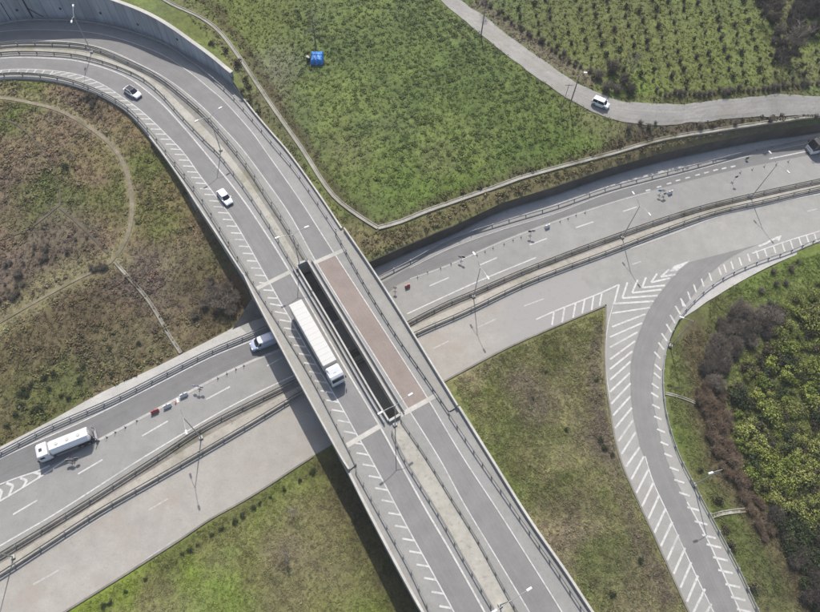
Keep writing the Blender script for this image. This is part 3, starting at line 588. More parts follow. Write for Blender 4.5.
def span(pts, x0, x1, step=3):
    c = crv(pts, step); out = []
    for p, q in zip(c, c[1:]):
        for xe in sorted((x0, x1)):
            pass
        if x0 <= p[0] <= x1: out.append(tuple(p))
        cuts = [xe for xe in (x0, x1) if p[0] < xe < q[0]]
        for xe in sorted(cuts): t = (xe - p[0]) / (q[0] - p[0]); out.append(tuple(p + (q - p) * t))
    if x0 <= c[-1][0] <= x1: out.append(tuple(c[-1]))
    return out
def upto(pts, x): return [at(p[0], p[1], ZD) for p in span(pts, -1e9, x)]
def frm(pts, x0, x1=1e9): return [at(p[0], p[1], ZD) for p in span(pts, x0, x1)]
between('lane', upto(A_in, 316), upto(A_out, 334), zo, M['asph_dk'], ramp_n)
between('lane', frm(A_in, 408), frm(A_out, 431), zo, M['asph_dk'], ramp_s)
between('lane', upto(B_hatch, 268), upto(B_out, 290), zo, M['asph_dk'], ramp_n)
between('lane', frm(B_hatch, 351), frm(B_out, 380), zo, M['asph_dk'], ramp_s)
inbridge(between('lane', frm(B_hatch, 268, 351), frm(B_out, 290, 380), zo, M['asph_dk']))
inbridge(between('pink_lane', frm(A_in, 316, 408), frm(A_out, 334, 431), zo, M['pink']))
# upper markings
Lz = lambda P, w: ('L', P, w, zk)
def cutpx(pts, x0, x1): return span(pts, x0, x1, 5)
for nm, rng_, par in (('edge_line', (-200, 313), ramp_n), ('edge_line', (313, 415), bridge), ('edge_line', (415, 2000), ramp_s)):
    for P, w in ((A_in, .19), (A_out, .18)):
        o = marks(nm, None, M['line'], [Lz(cutpx(P, *rng_), w)])
        inbridge(o) if par is bridge else setattr(o, 'parent', par)
for rng_, par in (((-200, 287), ramp_n), ((287, 380), bridge), ((380, 2000), ramp_s)):
    o = marks('edge_line', None, M['line'], [Lz(cutpx(B_out, *rng_), .27)]); inbridge(o) if par is bridge else setattr(o, 'parent', par)
bh = crv(B_hatch, 1.0); wpts = [at(p[0], p[1], ZD) for p in bh]
sA = [0]
for p, q in zip(wpts, wpts[1:]): sA.append(sA[-1] + (q - p).length)
hat = {'n': [], 'b': [], 's': []}; nx_ = 1.0; br = W(B_rail_in, ZD)
for i, p in enumerate(bh):
    if sA[i] < nx_: continue
    x, y = p; d = 3.05
    f = min(1, max(0, (y - 70) / 110)); nx_ = sA[i] + (1.8 if y < 300 else 1.85 + .22 * min(1, (y - 300) / 180))
    # stroke runs from the line towards the rail; direction turns slowly along the bend
    if x < 60: q = (x - 4.5, y + 5.5)
    elif x < 110: q = (x - 9.5, y + 2.2)
    elif y < 300: q = (x - 10.5, y - .6 + .8 * (1 - f))
    else: q = (x - 12.6, y - 2.2)
    key = 'n' if x < 262 else ('b' if x < 352 else 's')
    hat[key].append(('S', (x, y), q, .28, zk))
    if y > 280:
        pass
for key, par in (('n', ramp_n), ('b', bridge), ('s', ramp_s)):
    lo_, hi_ = {'n': (-200, 262), 'b': (262, 352), 's': (352, 2000)}[key]
    o = marks('shoulder_hatching', None, M['line'], hat[key] + [Lz(cutpx(B_hatch, lo_, hi_), .2)]); inbridge(o) if par is bridge else setattr(o, 'parent', par)
# expansion joints
for a_, b_ in (((250, 292), (291, 271.5)), ((313, 263.5), (345, 249.5)), ((346, 446), (381, 425.5)), ((398, 416.5), (437, 395))):
    mb = MB(); A_, B_ = at(*a_, ZD), at(*b_, ZD); quadline(mb, A_, B_, .85, ZD + .03); o = mb.build('expansion_joint', M['curb']); inbridge(o)
# walkways (raised, with a thin parapet at the outer edge)
def walkway(inn, out, lab):
    n = 30; a = resample(W(inn, ZD), n); b = resample(W(out, ZD), n); top = ZD + .28
    V = []; Fs = []
    for p, q in zip(a, b): V += [(p.x, p.y, ZD - .02), (p.x, p.y, top), (q.x, q.y, top), (q.x, q.y, ZD - 1.2)]
    for i in range(n - 1):
        for k in range(4): Fs.append((4 * i + k, 4 * i + 4 + k, 4 * i + 4 + (k + 1) % 4, 4 * i + (k + 1) % 4))
    Fs += [(0, 1, 2, 3), tuple(4 * (n - 1) + k for k in (3, 2, 1, 0))]
    o = mesh('walkway', V, Fs, M['asph_hi']); bm = bmesh.new(); bm.from_mesh(o.data); bmesh.ops.recalc_face_normals(bm, faces=bm.faces); bm.to_mesh(o.data); bm.free(); inbridge(o)
    side = 1 if (b[5] - a[5]).dot(normals(b)[5]) > 0 else -1
    c = offset(b, -.15 * side)
    inbridge(sweep('parapet', [Vector((p.x, p.y, top)) for p in c], [(-.14, -1.9), (-.14, .85), (.14, .85), (.14, -1.9)], M['curb']))
walkway(B_walk_in, [(243.6, 276.5), (255, 300), (277, 342), (302.6, 389.7), (338.5, 455), (348.5, 471)], 'l')
walkway(A_walk_in, [(345, 230.5), (370, 267), (396, 307), (425.6, 355), (457.7, 407)], 'r')
# slot edge barriers + end walls
for P, o_ in (([(298, 267), (334, 327), (370, 389), (389.6, 421)], .0), ([(307, 262.5), (343.5, 323), (399, 415)], .0)):
    w = W(P, ZD); sgn = 1 if P[0][0] == 298 else -1
    inbridge(sweep('slot_barrier', offset(w, .18 * sgn), [(-.15, -.2), (-.15, .7), (.15, .7), (.15, -.2)], M['conc']))
    inbridge(sweep('slot_barrier', offset(w, 1.0 * sgn), [(-.08, .3), (-.08, .75), (.08, .75), (.08, .3)], M['steel']))
for a_, b_ in (((297, 266.5), (307, 262)), ((389, 422), (400, 415.5))):
    A_, B_ = at(*a_, ZD), at(*b_, ZD)
    inbridge(sweep('end_wall', [A_, B_], [(-.2, -1.3), (-.2, .7), (.2, .7), (.2, -1.3)], M['conc']))
# piers in the lower median
for (x, y) in ((318, 380), (345, 366), (372, 352), (398, 338)):
    p = at(x, y, 0); mb = MB(); mb.tube((p.x, p.y, 0), (p.x, p.y, ZD - 1.3), .55, n=20); inbridge(mb.build('pier', M['conc'], smooth=False))
# paved slopes under the two ends of the bridge
def slope(name, top, foot, zt):
    V = [Vector((*at(*q, ZD)[:2], zt)) for q in top] + [Vector((*at(*q, 0)[:2], .04)) for q in foot[::-1]]
    o = mesh(name, V + [Vector((v.x, v.y, -.4)) for v in V], [(0, 1, 2, 3), (7, 6, 5, 4), (0, 4, 5, 1), (1, 5, 6, 2), (2, 6, 7, 3), (3, 7, 4, 0)], M['gravel']); inbridge(o)
slope('abutment_slope', [(249, 290), (358, 243)], [(232, 330), (340, 282)], 3.6)
slope('abutment_slope', [(338, 452), (449, 390)], [(332, 444), (440, 380)], 1.2)
# medians of the upper road
def med(L, Rr, base, f0, f1):
    o = between('median', L, Rr, ZD + .10, M[base]); tag(o, kind='structure'); n = 120; a, b = resample(L, n), resample(Rr, n)
    between('median_slab', [p.lerp(q, f0) for p, q in zip(a, b)], [p.lerp(q, f1) for p, q in zip(a, b)], ZD + .14, M['med_lt'], o)
med(upto(B_rail_med, 296), upto(A_rail_in, 305), 'med_dk', .06, .52)
med(W(med_s_B, ZD), W(med_s_A, ZD), 'med_dk', .05, .9)

# ------------------------------------------------------------------ guard rails
post_me = None
def guardrail(P, label, double=False, d=4.0, mat='steel', group=None, h=.72, pw=.09, cap=95):
    """steel beam on posts; P world points on the surface"""
    base = P[0]; e = empty('guardrail', base); tag(e, label, 'guardrail', group)
    Q = [p - base for p in resample(P, d=2.0)]
    prof = lambda o: [(o - .04, h - .17), (o - .075, h - .06), (o - .04, h + .02), (o - .075, h + .10), (o - .04, h + .16), (o + .04, h + .16), (o + .02, h + .10), (o + .04, h + .02), (o + .02, h - .06), (o + .04, h - .17)]
    for o in ((-.22, .22) if double else (0.12,)): sweep('rail_beam', Q, prof(o), M[mat], e)
    mb = MB(); mb.box(-pw, pw, -pw, pw, -.3, h + .12); p0 = mb.build('post', M[mat], e)
    pts = resample(P, d=d); pts = pts[:cap]
    for i, p in enumerate(pts):
        o = p0 if i == 0 else link(p0.copy()); o.parent = e; o.location = p - base
    return e
guardrail(W(A_rail_out, ZD, 4)[:], 'long steel guardrail on the outer side of the upper road, below the tall curved wall')
guardrail(W(A_rail_in, ZD, 4), 'double steel guardrail in the upper median, nearer the outer lane, above the bridge', True, mat='steel_dk')
guardrail(W(B_rail_med, ZD, 4), 'steel guardrail in the upper median, on the side of the hatched lane, above the bridge', mat='steel_dk')
guardrail(W(B_rail_in, ZD, 4), 'double dark guardrail on the inner side of the loop, beside the hatched shoulder', True, mat='steel_dk')
guardrail(W(B_rail_s, ZD), 'short dark guardrail beside the hatched shoulder at the bottom, left of the upper road', mat='steel_dk', d=2.5)
guardrail(W(B_walk_in, ZD), 'guardrail along the left bridge walkway, beside the white truck', mat='steel_dk', d=2.5)
guardrail(W(A_walk_in, ZD), 'guardrail along the right bridge walkway, beside the pink lane', mat='steel_dk', d=2.5)
guardrail(W(A_rail_s, ZD), 'dark guardrail on the right side of the upper road, below the bridge', mat='steel_dk', d=2.5)
guardrail(W(med_s_B, ZD), 'guardrail on the left side of the pale median strip below the slot', mat='steel_dk', d=2.5)
guardrail(W(med_s_A, ZD), 'guardrail on the right side of the pale median strip below the slot', mat='steel_dk', d=2.5)
guardrail(W(C_rail_n[:8], ZR), 'steel guardrail on the upper verge of the lower road, left of the bridge', True, d=3)
guardrail(W(C_rail_n[8:], ZR), 'steel guardrail at the foot of the dark stone wall, right of the bridge')
guardrail(offset(mN, .35), 'double steel guardrail on the upper side of the lower road median', True, mat='steel_dk', d=4)
guardrail(offset(mS, -.15), 'double steel guardrail on the lower side of the lower road median', True, mat='steel_dk', d=4)
guardrail(W(E_right, ZR, 4), 'curved steel guardrail on the right side of the exit ramp', d=3, mat='steel')

# parapets / kerbs of the upper road
def parapet(P, label, h=.5, w=.3, zz=ZD, mat='curb'):
    o = sweep('parapet', P, [(-w / 2, -.9), (-w / 2, h), (w / 2, h), (w / 2, -.9)], M[mat]); tag(o, label, 'parapet'); return o
parapet(offset(W(A_edge_n, ZD), .05), 'thin concrete parapet right of the upper road, from the tall wall to the bridge', .6)
parapet(offset(W(A_edge_s, ZD), .05), 'thin concrete parapet on the right side of the upper road, below the bridge', .75, .38)
parapet(offset(W(B_edge_n[7:], ZD), -.05), 'pale concrete parapet on the inner side of the loop, above the bridge shadow', .6)
parapet(offset(W(B_edge_s, ZD), .05), 'pale concrete parapet left of the upper road, beside the long shadow at the bottom', .75, .38)

# ------------------------------------------------------------------ retaining walls
rw = empty('retaining_wall', wallP[0]); tag(rw, 'tall curved streaked concrete retaining wall at the top left behind the loop', 'wall')
n = len(wallP); V = []; Fs = []; UV = []; s = 0; Nn = normals(wallP)
for i, (p, h, nn) in enumerate(zip(wallP, wallH, Nn)):
    if i: s += (p - wallP[i - 1]).length
    q = p - rw.location; back = -nn
    for o_, zz, v in ((0, -.4, 0), (0, h, h), (.0, h + .0, h), (.6, h, h + .6), (.6, -3.5, h + 5)):
        V.append(q + back * o_ + Vector((0, 0, zz))); UV.append((s, v))
for i in range(n - 1):
    for k in range(4): Fs.append((5 * i + k, 5 * i + 5 + k, 5 * i + 6 + k, 5 * i + 1 + k))
Fs.append(tuple(5 * (n - 1) + k for k in range(5)))
wm = mesh('wall_face', V, Fs, M['wallc'], rw, uvs=UV)
bm = bmesh.new(); bm.from_mesh(wm.data); bmesh.ops.recalc_face_normals(bm, faces=bm.faces); bm.to_mesh(wm.data); bm.free()
cop = sweep('coping', [p - rw.location + Vector((0, 0, h)) for p, h in zip(offset(wallP, -.3), wallH)], [(-.5, 0.0), (-.5, .16), (.4, .16), (.4, 0.0)], M['curb'], rw)
def on_wall(px, py):
    """point of the wall face seen at a picture place"""
    best = None
    for i, (p, h) in enumerate(zip(wallP, wallH)):
        for zz in np.arange(.2, h, .15):
            q = proj(p + Vector((0, 0, zz))); d = (q[0] - px) ** 2 + (q[1] - py) ** 2
            if best is None or d < best[0]: best = (d, i, zz)
    return wallP[best[1]] + Vector((0, 0, best[2])), Nn[best[1]]
for (x, y) in ((13, 12), (57, 10), (99, 14), (139, 24), (176, 40)):
    p, nn = on_wall(x, y); mb = MB(); q = p - rw.location; mb.tube(q - nn * .05, q + nn * .12, .3, n=14); mb.build('drain_hole', M['black'], rw)
for (x0, y0, x1, y1, r) in ((18, 1, 31, 21, .16), (24, 1, 37, 21, .16), (31, 6, 39, 20, .10), (2, 2, 13, 18, .08)):
    a_, n1 = on_wall(x1, y1); b_, n2 = on_wall(x0, y0); mb = MB(); mb.tube(a_ - rw.location + n1 * .12, b_ - rw.location + n2 * .12, r, n=8); mb.build('drain_pipe', M['black'], rw)
cwd = resample(cw[1:], d=3); lw = sweep('retaining_wall', [Vector((p.x, p.y, 0)) for p in cwd], [(0.0, -.3), (-.12, 3.25), (-.55, 3.25), (-.55, -.3)], M['stone'])
tag(lw, 'low dark stone retaining wall along the foot of the green field, right of the bridge', 'wall')

# ------------------------------------------------------------------ farm road, channels, paths
def drape(name, L, Rr, zf, mat, lift=.07, cross=3, d=1.2, parent=None, wob=0):
    if wob:
        L, Rr = resample(L, d=1.0), resample(Rr, d=1.0)
        L = [p + n * k for p, n, k in zip(L, normals(L), (vnoise(np.array([q[:2] for q in L]), 2.2, 4, 2) - .5) * 2 * wob)]; Rr = [p + n * k for p, n, k in zip(Rr, normals(Rr), (vnoise(np.array([q[:2] for q in Rr]), 2.2, 4, 6) - .5) * 2 * wob)]
    o = between(name, L, Rr, 0, mat, parent, d=d, cross=cross)
    P = np.array([v.co[:2] for v in o.data.vertices]); z = zf(P) + lift
    for v, k in zip(o.data.vertices, z): v.co.z = k
    o.data.update(); return o
fr = drape('farm_road', W(farm_lo, ZF), W(farm_up, ZF), ne, M['farm'], .12, 5, wob=.45); tag(fr, kind='structure')
def channelobj(P, zf, label, w=.6):
    P = resample(P, d=1.2); z = zf(np.array([p[:2] for p in P])); Q = [Vector((p.x, p.y, k)) for p, k in zip(P, z)]; h = w / 2
    o = sweep('drainage_channel', Q, [(-h - .15, -.3), (-h - .15, .2), (-h, .2), (-h * .6, .06), (h * .6, .06), (h, .2), (h + .15, .2), (h + .15, -.3)], M['ditch']); tag(o, label, 'drainage channel'); return o
def zat(px, py, zf, z0=6):
    z = z0
    for _ in range(8):
        p = at(px, py, z); z = .5 * z + .5 * float(zf([(p.x, p.y)])[0])
    return at(px, py, z)
def DW(pts, zf, z0=6): return [zat(p[0], p[1], zf, z0) for p in crv(pts, 8)]
channelobj(DW(channel, ne, 8), ne, 'pale concrete drainage channel winding down beside the tall wall and the upper road')
channelobj(DW(channel2 + [(800, 118), (830, 114)], ne, 5.6), ne, 'pale concrete drainage channel along the lower edge of the green field', .7)
channelobj(DW([(115, 262), (130, 279), (146, 297), (156, 312), (168, 333), (181, 353)], loopz, 2), loopz, 'narrow concrete drainage channel running down the bank to the lower road', .35)
channelobj(DW([(665, 393.5), (680, 397), (695, 403)], rz_, 0), rz_, 'short concrete chute on the embankment halfway down the exit ramp', .25)
channelobj(DW([(709.5, 517), (720, 513.5), (732, 511.5), (745, 510)], rz_, 0), rz_, 'pale concrete chute on the embankment low on the exit ramp', .45)
def pathobj(pts, w, zf, z0, lift=.1, mat='path'):
    P = DW(pts, zf, z0); o = drape('path', offset(P, -w / 2), offset(P, w / 2), zf, M[mat], lift, 2, 1.2); tag(o, kind='structure'); return o
lp = [(-60, 95), (0, 98), (30, 103), (60, 111), (90, 128), (112, 146), (124, 165), (131, 190), (132, 215), (127, 238), (116, 257), (104, 267), (80, 278), (50, 294), (25, 308), (-30, 340)]
pathobj(lp[:11], .8, loopz, 4); pathobj(lp[9:], .5, loopz, 3)
pathobj([(168, 160), (178, 176), (188, 192), (197, 212)], .5, loopz, 4, mat='ditch')
pathobj([(-40, 255), (0, 240), (30, 228), (60, 205)], .5, loopz, 4, .12, 'dark_soil'); pathobj([(60, 208), (80, 225), (108, 253)], .5, loopz, 4, .12, 'dark_soil'); pathobj([(-20, 120), (8, 121), (24, 130), (40, 147), (54, 168), (60, 190), (60, 205)], .35, loopz, 4, .12, 'dark_soil')

# ------------------------------------------------------------------ ground cover (grass and scrub; nobody could count it)
def tuft_template(kind, rg):
    V = []; Fs = []; C = []
    if kind == 'grass':
        for i in range(7):
            a = rg.random() * 6.28; r = rg.random() * .5; x, y = r * math.cos(a), r * math.sin(a); b = rg.random() * 6.28; ln = .5 + rg.random() * .6
            dx, dy = math.cos(b), math.sin(b); n = len(V); w = .14
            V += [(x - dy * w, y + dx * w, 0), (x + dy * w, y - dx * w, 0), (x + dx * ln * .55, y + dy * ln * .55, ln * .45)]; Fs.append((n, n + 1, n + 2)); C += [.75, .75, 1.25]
    else:
        for i in range(26):
            u = rg.random() * 6.28; ph = math.asin(rg.random() ** .7); r = .55 + .45 * rg.random(); c = Vector((math.cos(u) * math.cos(ph) * r, math.sin(u) * math.cos(ph) * r, .1 + math.sin(ph) * r * .8))
            q = Vector((rg.normal(), rg.normal(), rg.normal() + 1)).to_track_quat('Z', 'Y'); n = len(V); s = .16 + .14 * rg.random()
            for sx, sy in ((-1, -.6), (1, -.6), (1, .6), (-1, .6)): V.append(tuple(c + q @ Vector((sx * s, sy * s, 0))))
            Fs.append((n, n + 1, n + 2, n + 3)); k = .7 + .6 * rg.random(); C += [k] * 4
    return np.array(V), np.array(Fs), np.array(C)
def cover(name, label, cat, pn, poly_px, zp, N, kind, smin, smax, colf=None, gain=1.0, dens=None, excl=(), hs=1.0, jit=.3):
    bdc = {'ne': PATCH['field'][0], 'l': PATCH['bank'][0], 'r': PATCH['embankment'][0]}.get('ne' if pn[0] is ne else 'l' if pn[0] is loopz else 'r' if pn[0] is rz_ else '')
    zf, col = pn; P = np.array([at(q[0], q[1], zp)[:2] for q in poly_px]); x0, y0 = P.min(0); x1, y1 = P.max(0)
    Q = rng.random((int(N * 3), 2)) * (x1 - x0, y1 - y0) + (x0, y0); Q = Q[inside(Q, P)]
    if dens is not None: Q = Q[rng.random(len(Q)) < dens(Q)]
    for ln, w in excl: Q = Q[dist_to(Q, ln) > w]
    if bdc is not None: Q = Q[inside(Q, bdc)]; Q = Q[dist_to(Q, list(bdc) + [bdc[0]]) > .55]
    Q = Q[:N]; z = zf(Q); c = (colf or col)(Q) * gain; c = c * (1 + (rng.random((len(Q), 1)) - .5) * 2 * jit) * (1 + (rng.random((len(Q), 3)) - .5) * .16)
    rg = np.random.default_rng(3); T = [tuft_template(kind, rg) for _ in range(6)]
    Vs = []; Fs = []; Cs = []; base = 0; pick = rng.integers(0, 6, len(Q))
    for t in range(6):
        m = pick == t; n = int(m.sum())
        if not n: continue
        V, Fc, C = T[t]; a = rng.random(n) * 6.28; s = smin + (smax - smin) * rng.random(n) ** 2
        ca, sa = np.cos(a), np.sin(a); X = (V[:, 0][None] * ca[:, None] - V[:, 1][None] * sa[:, None]) * s[:, None] + Q[m, 0][:, None]
        Y = (V[:, 0][None] * sa[:, None] + V[:, 1][None] * ca[:, None]) * s[:, None] + Q[m, 1][:, None]; Z = V[:, 2][None] * (s * hs)[:, None] + z[m][:, None] - .03
        Vs.append(np.stack([X, Y, Z], -1).reshape(-1, 3)); Fs.append((Fc[None] + (np.arange(n) * len(V))[:, None, None] + base).reshape(-1, Fc.shape[1]))
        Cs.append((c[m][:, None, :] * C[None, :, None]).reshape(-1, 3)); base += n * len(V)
    V = np.concatenate(Vs); Fa = np.concatenate(Fs); C = np.concatenate(Cs); k = Fa.shape[1]
    me = bpy.data.meshes.new(name); me.vertices.add(len(V)); me.vertices.foreach_set('co', V.ravel()); me.loops.add(Fa.size); me.loops.foreach_set('vertex_index', Fa.ravel().astype(np.int32))
    me.polygons.add(len(Fa)); me.polygons.foreach_set('loop_start', np.arange(0, Fa.size, k, dtype=np.int32)); me.polygons.foreach_set('loop_total', np.full(len(Fa), k, np.int32)); me.update(calc_edges=True)
    me.materials.append(M['tuft']); at_ = me.color_attributes.new('Col', 'FLOAT_COLOR', 'POINT'); at_.data.foreach_set('color', np.c_[C, np.ones(len(C))].ravel())
    o = link(bpy.data.objects.new(name, me)); tag(o, label, cat, kind='stuff'); return o
farm_mid = [a.lerp(b, .5) for a, b in zip(resample(W(farm_lo, ZF), 80), resample(W(farm_up, ZF), 80))]
ex_ne = [(farm_mid, 2.35), (DW(channel, ne, 8), .9), (DW(channel2, ne, 5.6), .8), (wallP, 1.2)]
ne_poly = [(140, -20), (240, 80), (300, 165), (345, 232), (368, 262), (451, 226), (503, 202), (610, 167), (713, 141), (820, 123), (840, 60), (840, -20)]
nef = (ne, col_ne)
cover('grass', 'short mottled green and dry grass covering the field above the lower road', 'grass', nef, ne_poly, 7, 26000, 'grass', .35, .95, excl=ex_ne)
def dn_scrub(Q):
    a = R(28); u = (Q[:, 0] * math.cos(a) + Q[:, 1] * math.sin(a)) / 2.5; v = (-Q[:, 0] * math.sin(a) + Q[:, 1] * math.cos(a)) / 2.3; w = (vnoise(Q, 6, 2, 8) - .5) * .8
    k = np.cos((u + w) * 2 * math.pi) * .5 + np.cos((v + w) * 2 * math.pi) * .5
    return np.clip(k * .9 + (vnoise(Q, 7, 3, 21) - .5) * 1.2, .02, 1)
sp = [(285, 20), (330, 0), (440, 0), (470, 30), (520, 68), (560, 100), (590, 120), (560, 140), (500, 160), (440, 180), (400, 200), (370, 175), (330, 120), (300, 80)]
cover('scrub', 'knee high green scrub in soft clumps across the middle of the big green field', 'scrub', nef, sp, 7, 4600, 'clump', .25, .75, gain=.78, dens=dn_scrub, excl=[(farm_mid, 3.4)], hs=.6)
cover('scrub', 'brown and olive brush on the sloping strip above the dark stone wall', 'scrub', nef, [(350, 235), (372, 255), (410, 237), (503, 196), (610, 162), (713, 138), (820, 121), (820, 112), (700, 126), (600, 142), (520, 172), (430, 204), (385, 226)], 4.6, 1500, 'clump', .25, .7, gain=1.0, excl=ex_ne)
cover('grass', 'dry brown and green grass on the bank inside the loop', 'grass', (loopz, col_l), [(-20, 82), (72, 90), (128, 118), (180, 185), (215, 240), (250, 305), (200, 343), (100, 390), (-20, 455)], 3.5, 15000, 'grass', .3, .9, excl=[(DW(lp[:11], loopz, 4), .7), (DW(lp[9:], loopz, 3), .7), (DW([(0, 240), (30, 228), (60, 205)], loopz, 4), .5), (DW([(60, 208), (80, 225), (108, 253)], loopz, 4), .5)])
def dn_l(Q): return np.clip((vnoise(Q, 5.0, 3, 31) - .45) * 5, 0, 1)
cover('scrub', 'low brown and purple grey brush in patches on the bank inside the loop', 'scrub', (loopz, col_l), [(-20, 90), (60, 92), (128, 122), (170, 180), (205, 235), (240, 300), (200, 335), (100, 384), (-20, 445)], 3.5, 3000, 'clump', .2, .8, gain=1.0, dens=dn_l, excl=[(DW(lp[:11], loopz, 4), 1.3), (DW(lp[9:], loopz, 3), 1.2)], hs=.7)
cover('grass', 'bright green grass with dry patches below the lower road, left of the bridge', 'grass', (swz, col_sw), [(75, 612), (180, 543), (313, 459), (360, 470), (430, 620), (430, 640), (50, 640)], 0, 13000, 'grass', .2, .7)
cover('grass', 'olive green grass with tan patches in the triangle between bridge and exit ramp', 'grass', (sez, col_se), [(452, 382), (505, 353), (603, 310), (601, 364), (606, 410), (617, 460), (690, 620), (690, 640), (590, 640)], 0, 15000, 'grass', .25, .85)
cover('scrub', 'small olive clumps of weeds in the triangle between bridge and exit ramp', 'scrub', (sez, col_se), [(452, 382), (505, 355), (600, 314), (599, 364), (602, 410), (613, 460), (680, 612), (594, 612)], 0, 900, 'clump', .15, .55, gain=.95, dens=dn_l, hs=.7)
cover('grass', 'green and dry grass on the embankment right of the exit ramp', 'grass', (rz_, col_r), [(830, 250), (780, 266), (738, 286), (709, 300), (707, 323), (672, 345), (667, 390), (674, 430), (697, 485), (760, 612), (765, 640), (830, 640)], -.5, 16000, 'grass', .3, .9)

# ------------------------------------------------------------------ shrubs and trees
def colattr(me, C):
    a_ = me.color_attributes.new('Col', 'FLOAT_COLOR', 'POINT'); a_.data.foreach_set('color', np.c_[C, C, C, np.ones(len(C))].ravel())
def leafy(r, h, n, rg, leaf=.16, lobes=5):
    mb = MB(); C = []; Ls = [(Vector((rg.normal() * r * .45, rg.normal() * r * .45, h * (.35 + .4 * rg.random()))), r * (.4 + .3 * rg.random()), .65 + .7 * rg.random()) for _ in range(lobes)]
    for i in range(n):
        c, lr, k = Ls[i % lobes]; d = Vector((rg.normal(), rg.normal(), rg.normal() * .9 + .25)).normalized() * lr * (.55 + .5 * rg.random() ** .5)
        p = c + d; p.z = max(.05, p.z); q = (d.normalized() + Vector((rg.normal(), rg.normal(), rg.normal())) * .6).to_track_quat('Z', 'Y'); s = leaf * (.6 + .8 * rg.random())
        mb.add([p + q @ Vector(v) for v in ((-s, -s * .55, 0), (s, -s * .55, 0), (s * .8, s * .55, 0), (-s * .8, s * .55, 0))], [(0, 1, 2, 3)]); kk = k * (.75 + .5 * rg.random()); C += [kk] * 4
    return mb, np.array(C)
def twiggy(r, h, n, rg, w=.035):
    mb = MB(); C = []
    for i in range(n):
        a = rg.random() * 6.28; b0 = Vector((rg.normal() * r * .18, rg.normal() * r * .18, 0)); e = Vector((math.cos(a) * r * rg.random() ** .6, math.sin(a) * r * rg.random() ** .6, h * (.45 + .6 * rg.random())))
        m_ = b0.lerp(e, .5) + Vector((0, 0, h * .12)); pts = [b0, m_, e]; k = .65 + .7 * rg.random()
        for p, q, w0, w1 in ((b0, m_, w, w * .7), (m_, e, w * .7, w * .25)):
            mb.tube(p, q, w0, w1, n=3, cap=False); C += [k] * 6
        for _ in range(2):
            t = rg.random() * .6 + .35; s = m_.lerp(e, t); f = s + Vector((rg.normal(), rg.normal(), abs(rg.normal()) * .6)) * r * .22; mb.tube(s, f, w * .45, w * .15, n=3, cap=False); C += [k] * 6
    return mb, np.array(C)
M['leaf_yg'] = leafmat('yellow_green_leaves', [(.105, .135, .026), (.175, .20, .038), (.14, .15, .045), (.20, .21, .06), (.14, .175, .030)])
M['leaf_dk'] = leafmat('dark_leaves', [(.030, .042, .016), (.045, .06, .022), (.038, .05, .025)])
M['leaf_br'] = leafmat('brown_leaves', [(.06, .05, .032), (.085, .068, .045), (.07, .07, .035)])
M['twig_p'] = leafmat('purple_grey_twigs', [(.125, .104, .080), (.17, .145, .115), (.105, .088, .068)])
M['twig_g'] = leafmat('grey_twigs', [(.15, .135, .12), (.12, .11, .10)])
M['twig_d'] = leafmat('dark_twigs', [(.06, .052, .043), (.085, .072, .06)])
M['twig_r'] = leafmat('reddish_twigs', [(.125, .088, .058), (.16, .118, .082), (.10, .072, .048)])
def protos(kind, specs, mat, seed):
    rg = np.random.default_rng(seed); out = []
    for s in specs:
        mb, C = (leafy if kind == 'l' else twiggy)(*s[:3], rg, *s[3:])
        me = bpy.data.meshes.new('shrub'); me.from_pydata([tuple(v) for v in mb.V], [], mb.F); me.materials.append(M[mat]); colattr(me, C); out.append(me)
    return out
def put(name, me, p, s, label, cat, group, hs=1.0):
    o = link(bpy.data.objects.new(name, me)); o.location = p; o.rotation_euler = (0, 0, random.random() * 6.28); o.scale = (s, s, s * hs); return tag(o, label, cat, group)
# orchard rows
orch = protos('t', [(.75, 1.1, 40, .04), (.65, 1.0, 34, .04), (.8, 1.2, 44, .04)], 'twig_d', 1) + protos('l', [(.6, .9, 110, .11), (.7, .8, 120, .12)], 'leaf_dk', 2)
farmup_px = crv(farm_up, 4)
def above_farm(x, y, m):
    best = min(farmup_px, key=lambda q: abs(q[0] - x)); return y < best[1] - m
for r_ in range(-1, 12):
    for c_ in range(0, 26):
        x = 470 + c_ * 15.2 + r_ * 2.2 + random.uniform(-1.6, 1.6); y = -6 + r_ * 9.6 + (c_ % 2) * 4.0 + random.uniform(-1.3, 1.3) + (x - 470) * .03
        if x > 832 or y < -8: continue
        if not above_farm(x, y, 12): continue
        if (x - 790) ** 2 / 900 + (y - 30) ** 2 / 700 < 1 or random.random() < .05: continue
        p = zat(x, y, ne, ZF); put('orchard_shrub', random.choice(orch), p, random.uniform(.75, 1.35), 'small dark shrub planted in the rows of the orchard above the narrow road', 'shrub', 'shrubs in the orchard rows')
